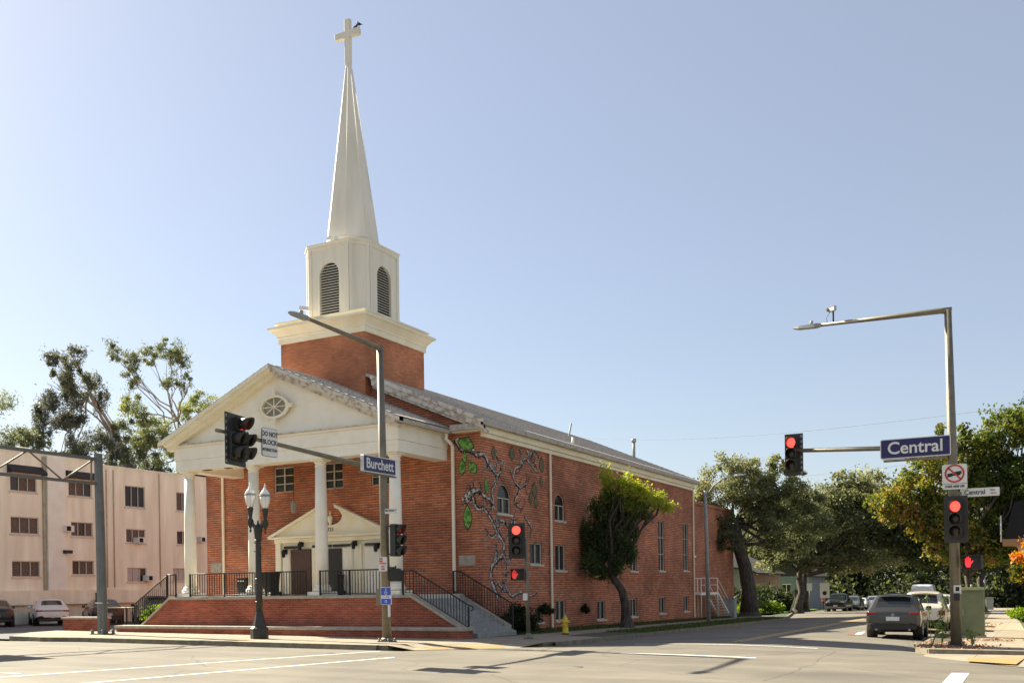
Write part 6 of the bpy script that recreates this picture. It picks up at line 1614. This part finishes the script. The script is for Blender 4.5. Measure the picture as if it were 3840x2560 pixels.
# far backdrop wood
cls = []
rr = random.Random(4)
for k in range(210):
    a = rr.uniform(-36, 26); h = (-1.6, -.6, 1.4, 3.6, 5.9, 8.0)[k % 6] + rr.uniform(-.5, .5); d = rr.uniform(16, 40) if h < 2 else rr.uniform(20, 45)
    cls.append((-13 + a, 122 + d, h, rr.uniform(3, 5), rr.uniform(2.5, 4), rr.uniform(1.4, 2.2), rr.uniform(.05, .6)))
o = leaf_mesh('distant_woodland', cls, 120000, .32, L_FAR, None, 44, 0, 16, .3); o['kind'] = 'stuff'; o['label'] = 'dark far off mass of trees closing the end of the side street'
# autumn tree on the right parkway
b5 = Vector((-2.75, 47, g(-2.75, 47)+.1))
tree('large street tree turning red and yellow behind the right signal pole', b5, tuple(b5 + Vector((.1, 0, 3.0))),
     cl(b5, [(-2.9, 0, 5.4, 1.15, 1.0, .72), (-1.8, -.5, 6.3, 1.1, .9, .66), (-.8, 0, 7.0, 1.0, .9, .6), (-1.6, 0, 4.7, 1.0, .8, .6), (.4, 0, 7.2, 1.0, .8, .5), (1.4, -.5, 7.9, 1.1, .9, .5), (2.6, 0, 8.4, 1.1, 1.0, .5), (2.4, -1, 6.6, 1.3, 1.1, .35), (1.2, 0, 5.6, 1.2, 1.0, .35), (.1, 0, 5.5, 1.0, .8, .5),
             (-.8, -.3, 3.9, .95, .7, .65), (-1.3, -.3, 2.9, .6, .5, .7), (.3, -.3, 3.4, .9, .7, .6), (1.3, 0, 4.2, 1.0, .7, .4), (.6, -.4, 2.6, .7, .5, .65), (3.4, 0, 6.0, 1.2, 1.2, .35), (-3.4, 0, 4.5, .5, .5, .7), (1.6, .2, 2.9, .7, .5, .4), (-1.9, 0, 3.9, .6, .5, .7), (-.4, -.2, 2.7, .55, .4, .6), (1.2, .3, 3.4, .7, .5, .4), (.9, .4, 6.4, 1.0, .8, .45), (2.2, .4, 4.8, .9, .8, .3), (-2.3, .3, 5.0, .7, .6, .7), (-.15, 0, 8.0, .3, .45, .5), (-1.1, 0, 8.2, .2, .35, .6), (3.0, 0, 9.5, .35, .6, .5)]),
     50000, .08, L_AUT, .22, seed=12, sub_=24, spread=.2, group='street trees')
# small orange and green tree by the right path
b6 = Vector((-.2, 41.5, g(-.2, 41.5)+.15))
tree('small tree with orange yellow top beside the right pavement', b6, tuple(b6 + Vector((.1, 0, 1.6))),
     cl(b6, [(.1, 0, 2.65, .5, .4, .95), (.7, 0, 2.9, .6, .45, .9), (-.35, 0, 2.45, .35, .25, .9), (.3, .1, 2.0, .6, .4, .15), (.9, 0, 2.2, .6, .4, .3), (-.25, .3, 1.85, .4, .3, .25)]),
     6500, .06, L_ORG, .06, seed=13, sub_=14, spread=.3)
# eucalyptus behind the apartments
EB = 'eucalyptus trees behind the apartments'
def euc(label, base, fork, L_, n, lm, rad, seed, size=.125, path=None, spread=.2, sub_=13):
    base = Vector(base)
    C = [(base.x + q[0]*0 , base.y + q[0], q[1], q[2], q[2], q[3]) + ((q[4],) if len(q) > 4 else ()) for q in L_]
    return tree(label, base, fork, C, int(n*1.9), size, lm, rad*.55, BARKE, seed, 'eucalyptus_tree', path, EB, None, sub_, spread, .5, .30)
G0 = .3
euc('sparse eucalyptus cut by the left edge of the picture', (-68, 45, G0), (-68, 46, 10), [(1.0, 15.5, 2.0, 1.1, .4), (3.6, 13.6, 1.5, .9, .4), (-.5, 13.2, 1.8, 1.0, .3), (5.6, 11.8, 1.6, .9, .3), (1.6, 11.6, 2.0, .9, .3), (4.9, 12.9, .7, 1.0, .3)], 3600, L_EUC, .3, 21)
euc('dense dark eucalyptus leaning left behind the apartment roof', (-68, 60.5, G0), None, [(-6.5, 20.3, .9, 1.2, .5), (-8.4, 19.8, .8, 1.0, .5), (-8.0, 18.2, 1.0, 1.0, .6), (-6.2, 18.4, 1.2, 1.2, .6), (-8.8, 16.2, 1.4, 1.4, .2), (-7.2, 15.9, 1.5, 1.4, .2), (-9.8, 14.0, .8, 1.6, .2), (-6.8, 12.8, 1.1, 1.8, .2), (-4.4, 17.8, .7, 1.6, .4), (-4.6, 14.2, 1.3, 1.0, .3), (-2.8, 13.8, 1.0, 1.3, .3), (-8.6, 11.5, .8, 1.5, .3), (-5.2, 11.3, 1.0, 1.0, .3), (-2.6, 11.4, 1.1, 1.0, .4)], 16000, L_EUCD, .38, 22,
    path=[Vector((-68, 60.5, G0)), Vector((-68, 60.3, 7)), Vector((-68, 59.8, 11)), Vector((-68, 58.2, 14.5)), Vector((-68, 55.2, 18))])
euc('tall open eucalyptus with pale trunk right of the dense one', (-68, 65.2, G0), None, [(-1.6, 23.2, 1.2, .9, .5), (-.2, 22.6, 1.0, 1.2, .4), (-3.6, 22.2, 1.0, .8, .5), (-6.0, 21.4, 1.1, .9, .4), (-7.6, 21.8, .7, .9, .4), (-5.6, 19.8, .9, .8, .4), (.6, 20.6, .6, .9, .3), (-1.2, 20.4, .9, .8, .4), (-5.6, 17.4, 1.2, 1.1, .8), (-3.2, 16.4, 1.4, 1.0, .8), (-4.6, 14.8, 1.0, .9, .7), (-1.2, 14.6, 1.3, 1.3, .6), (.9, 14.0, 1.3, 1.0, .5), (-3.0, 12.2, 1.3, 1.0, .6), (-.2, 11.5, 1.6, .8, .5)], 10500, L_EUC, .30, 23,
    path=[Vector((-68, 65.2, G0)), Vector((-68, 65.0, 8)), Vector((-68, 64.8, 14)), Vector((-68, 64.6, 17))])
euc('lower round eucalyptus just left of the portico gable', (-68, 68.5, G0), (-68, 68.0, 15), [(-1.2, 18.9, 1.6, 1.0, .8), (.6, 18.6, 1.5, 1.0, .7), (-2.6, 17.8, 1.0, .8, .7), (1.4, 17.0, 1.1, .9, .5), (-1.6, 13.4, 1.6, 1.0, .4), (-3, 11.6, 1.8, 1.2, .3), (0, 11.6, 1.6, 1.4, .2)], 7000, L_EUC, .24, 24)
euc('low wide eucalyptus crowns just above the apartment roof at far left', (-68, 53, G0), (-68, 52.5, 9), [(-5.5, 12.2, 1.5, 1.0, .4), (-3.2, 13.2, 1.3, 1.1, .4), (-1.0, 12.0, 1.5, .9, .3), (1.2, 12.6, 1.3, 1.0, .4), (3.2, 11.6, 1.4, .9, .3), (-6.8, 10.8, 1.4, .9, .5), (-3, 11, 1.6, .8, .3), (.5, 10.8, 1.6, .7, .3)], 6500, L_EUC, .3, 26)
euc('leafy eucalyptus filling the gap between the two tallest ones', (-68, 60, G0), (-68, 60.5, 9), [(-1.5, 15.6, 1.1, 1.0, .5), (.5, 14.4, 1.3, 1.1, .5), (-1, 13.2, 1.4, 1.0, .4), (1.8, 12.6, 1.4, 1.2, .5), (-.6, 11.6, 1.6, 1.0, .3), (2.6, 14.8, 1.1, .9, .6), (2.2, 11.0, 1.5, .9, .4), (.6, 16.6, .8, .7, .6)], 8500, L_EUC, .3, 27)
tree('dark leafy tree tops between the apartment roof and the first column', (-64, 64.5, .3), (-64, 64.8, 7), [(-64, 63, 10.6, 1.6, 1.4, 1.4, .2), (-64, 66.6, 10.4, 1.8, 1.6, 1.6, .1), (-64, 70, 9.4, 1.6, 2.0, 1.4, .6), (-64, 60, 9.8, 1.4, 1.4, 1.0, .3)], 5000, .2, L_OLIVE, .25, seed=25, group=EB)

# bushes
def bush(label, x, y, z, rx_, rz_, lm, n, size, seed, base=None, cat='bush', nm='bush', tint=.4):
    t = thing(nm, label, cat, (x, y, z))
    cs = []
    r = random.Random(seed)
    for k in range(7): a = 2*PI*k/7; cs.append((x+math.cos(a)*rx_*.45, y+math.sin(a)*rx_*.45, z+rz_*r.uniform(.45, 1.0), rx_*.5, rx_*.5, rz_*.45, tint))
    cs.append((x, y, z+rz_*1.2, rx_*.5, rx_*.5, rz_*.45, tint))
    mb = MB()
    for k in range(6): a = 2*PI*k/6; mb.tube([(x, y, z-.05), (x+math.cos(a)*rx_*.3, y+math.sin(a)*rx_*.3, z+rz_)], [.03, .01], 5)
    sub(mb, 'stems', BARK, t); leaf_mesh('foliage', cs, n, size, lm, t, seed); return t
bush('dark round bush at the church corner beside the steps', -18.25, 34.9, g(-18, 35)+.16, .85, .70, L_BUSH, 9000, .05, 31)
bush('small climbing bush on the wall beside the downspout', -18.85, 38.5, .45, .35, .28, L_BUSH, 1500, .05, 32, tint=.7)
bush('bright green shrub behind the left step railing', -34.6, 31.6, .1, .75, .62, L_BRT, 4500, .07, 33)
bush('clipped bright hedge seen left of the big trunk', -21.5, 80, g(-21, 80), 1.6, .55, L_BRT, 3500, .10, 34)
bush('bright hedge beside the lawn right of the big trunk', -20.9, 88, g(-21, 88), 1.2, .7, L_BRT, 2500, .10, 35)
bush('green shrub on the lawn right of the path', .4, 46.5, g(.4, 46)+.15, .9, .5, L_BRT, 2500, .07, 36, tint=.2)
bush('bright green hedge along the right path', -.7, 62, g(-.7, 62)+.15, 1.0, .55, L_BRT, 2500, .08, 37, tint=.3)
bush('dark shrub clump below the far left trees', -22.8, 101, g(-22, 101), 1.5, .8, L_BUSH, 2500, .12, 38)
bush('broad dark shrubs hiding the grey house wall behind the big trunk', -23.2, 83.2, g(-23, 83), 2.6, 1.3, L_FAR, 6000, .13, 41, tint=.3)
bush('tall dark shrubs before the tan house on the left', -24.6, 101.5, g(-24, 101), 3.0, 1.7, L_FAR, 6000, .15, 42, tint=.2)
bush('tiny wild vine tuft on the brick wall behind the tree', -18.95, 43.0, .35, .2, .28, L_BUSH, 700, .05, 39)
# weeds at the foot of the right pole
def weed(x, y, h, label, seed, n=160):
    z = g(x, y)+.15; r = random.Random(seed); t = thing('weed', label, 'plant', (x, y, z), 0, 'weeds around the right pole')
    mb = MB(); cs = []
    for k in range(5):
        a = r.uniform(0, 6.28); e = Vector((x+math.cos(a)*h*.22, y+math.sin(a)*h*.22, z+h*r.uniform(.6, 1)))
        mb.tube([(x, y, z), Vector((x, y, z)).lerp(e, .5)+Vector((.02, 0, .03)), e], [.012, .008, .004], 5)
        for f in (.45, .7, .95): p = Vector((x, y, z)).lerp(e, f); cs.append((p.x, p.y, p.z, .05, .05, .04, .5))
    sub(mb, 'stem', mat('weed_stem', (.16, .22, .07), rough=.8), t); leaf_mesh('leaves', cs, n, .03, L_LIME, t, seed, 0, 5, .8)
weed(-2.55, 31.3, .75, 'leafy weed just left of the right pole foot', 51)
weed(-2.75, 30.6, 1.9, 'tall thin weed left of the right pole in front of the white cars', 52, 260)
weed(-1.75, 31.6, .5, 'short weed just right of the right pole foot', 53)
# grass and leaf litter
def scatter(name, poly_fn, n, size, m, seed, zf, up=.9, tint=None):
    r = np.random.default_rng(seed); P = []
    while len(P) < n:
        p = poly_fn(r)
        if p is not None: P.append(p)
    P = np.array([(x, y, zf(x, y)) for x, y in P]); k = len(P)
    a = r.normal(size=(k, 3)); a[:, 2] = np.abs(a[:, 2]) + up*3; a /= np.linalg.norm(a, axis=1)[:, None]
    if up == 0: a = r.normal(size=(k, 3)); a[:, 2] *= .25; a /= np.linalg.norm(a, axis=1)[:, None]
    b = r.normal(size=(k, 3)); b[:, 2] *= .3; b -= a*(a*b).sum(1)[:, None]; b /= np.linalg.norm(b, axis=1)[:, None]
    s = (size*(.5 + r.random(k)))[:, None]; w = .18 if up else .6
    V = np.empty((k, 4, 3)); V[:, 0] = P - b*s*w; V[:, 1] = P + b*s*w; V[:, 2] = P + a*s + b*s*w*.2; V[:, 3] = P + a*s - b*s*w*.2
    if up == 0: V[..., 2] += .02
    me = bpy.data.meshes.new(name); me.vertices.add(k*4); me.vertices.foreach_set('co', V.ravel().astype(np.float32))
    me.loops.add(k*4); me.loops.foreach_set('vertex_index', np.arange(k*4, dtype=np.int32)); me.polygons.add(k); me.polygons.foreach_set('loop_start', np.arange(0, k*4, 4, dtype=np.int32)); me.update(calc_edges=True)
    at = me.attributes.new('tint', 'FLOAT', 'FACE'); at.data.foreach_set('value', r.random(k).astype(np.float32)); me.materials.append(m)
    o = bpy.data.objects.new(name, me); COL.objects.link(o); o['kind'] = 'stuff'; return o
L_GR = leafmat('grass_blade', [(0, (.05, .06, .02)), (.6, (.08, .13, .03)), (1, (.16, .17, .06))])
L_DRY = leafmat('dry_leaf', [(0, (.20, .10, .05)), (.5, (.42, .20, .10)), (1, (.50, .28, .14))], .1)
def pk(r):
    y = r.uniform(38, 66); x = r.uniform(-17.2, kerb_l(y)-.2)
    lo = -15.95 - (y-36)*.046
    return (x, y) if x > lo+.1 else None
scatter('parkway_grass', pk, 9000, .09, L_GR, 61, lambda x, y: g(x, y)+.12)
scatter('wall_grass', lambda r: ((lambda y: (r.uniform(XR+.02, -17.45-(y-36)*.04), y))(r.uniform(34, 72))), 9000, .10, L_GR, 62, lambda x, y: g(x, y)+.15)
def lv(r):
    c = ((-2.6, 30.9), (-1.6, 31.3), (-2.5, 33), (-1.3, 36))[r.integers(0, 4)]; return (c[0]+r.normal()*.35, c[1]+r.normal()*.6)
scatter('fallen_leaves', lv, 900, .05, L_DRY, 63, lambda x, y: g(x, y)+.15, 0)
scatter('fallen_leaves', lambda r: (r.uniform(-3.2, -1.8), r.uniform(30, 60)), 500, .05, L_DRY, 64, lambda x, y: g(x, y)+.15, 0)
scatter('lawn_grass', lambda r: (r.uniform(-.4, 4), r.uniform(42, 66)), 5000, .12, L_GR, 65, lambda x, y: g(x, y)+.14)

# ================================================================== LIGHT, SKY, CAMERA
S = Vector((-1.275, .23, 1.0)).normalized()
el = math.asin(S.z); az = math.atan2(S.x, S.y)
sun = bpy.data.lights.new('sun', 'SUN'); sun.energy = 4.7; sun.angle = R(.55); sun.color = (1, .925, .74)
so = bpy.data.objects.new('sun', sun); COL.objects.link(so); so.rotation_euler = S.to_track_quat('Z', 'Y').to_euler()
w = bpy.data.worlds.new('World'); SC.world = w; w.use_nodes = True
nt = w.node_tree; bg = nt.nodes['Background']
sky = nt.nodes.new('ShaderNodeTexSky'); sky.sky_type = 'NISHITA'; sky.sun_disc = False
sky.sun_elevation = el; sky.sun_rotation = az; sky.altitude = 150; sky.air_density = 1.0; sky.dust_density = 1.0; sky.ozone_density = 1.5
mxs = nt.nodes.new('ShaderNodeMix'); mxs.data_type = 'RGBA'; mxs.inputs[0].default_value = .43; mxs.inputs[7].default_value = (3.25, 3.25, 3.5, 1)   # even pale haze mixed into the blue, added also as fill for shaded walls
nt.links.new(sky.outputs[0], mxs.inputs[6]); nt.links.new(mxs.outputs[2], bg.inputs[0]); bg.inputs[1].default_value = .058
SC.view_settings.view_transform = 'Standard'; SC.view_settings.look = 'None'; SC.view_settings.gamma = 1
SC.view_settings.exposure = 1.6
cd = bpy.data.cameras.new('camera'); cd.sensor_width = 36; cd.sensor_fit = 'HORIZONTAL'; cd.lens = 2280/2352*36; cd.shift_y = (1349-784)/2352; cd.clip_end = 4000; cd.clip_start = .1
co = bpy.data.objects.new('camera', cd); COL.objects.link(co)
yaw, roll = R(28.0), .0145
rt = Vector((math.cos(yaw), math.sin(yaw), 0)); fw = Vector((-math.sin(yaw), math.cos(yaw), 0)); up = Vector((0, 0, 1))
rc = rt*math.cos(roll) - up*math.sin(roll); uc = up*math.cos(roll) + rt*math.sin(roll)
co.matrix_world = Matrix(((rc.x, uc.x, -fw.x, 0), (rc.y, uc.y, -fw.y, 0), (rc.z, uc.z, -fw.z, 1.6), (0,0,0,1)))
SC.camera = co
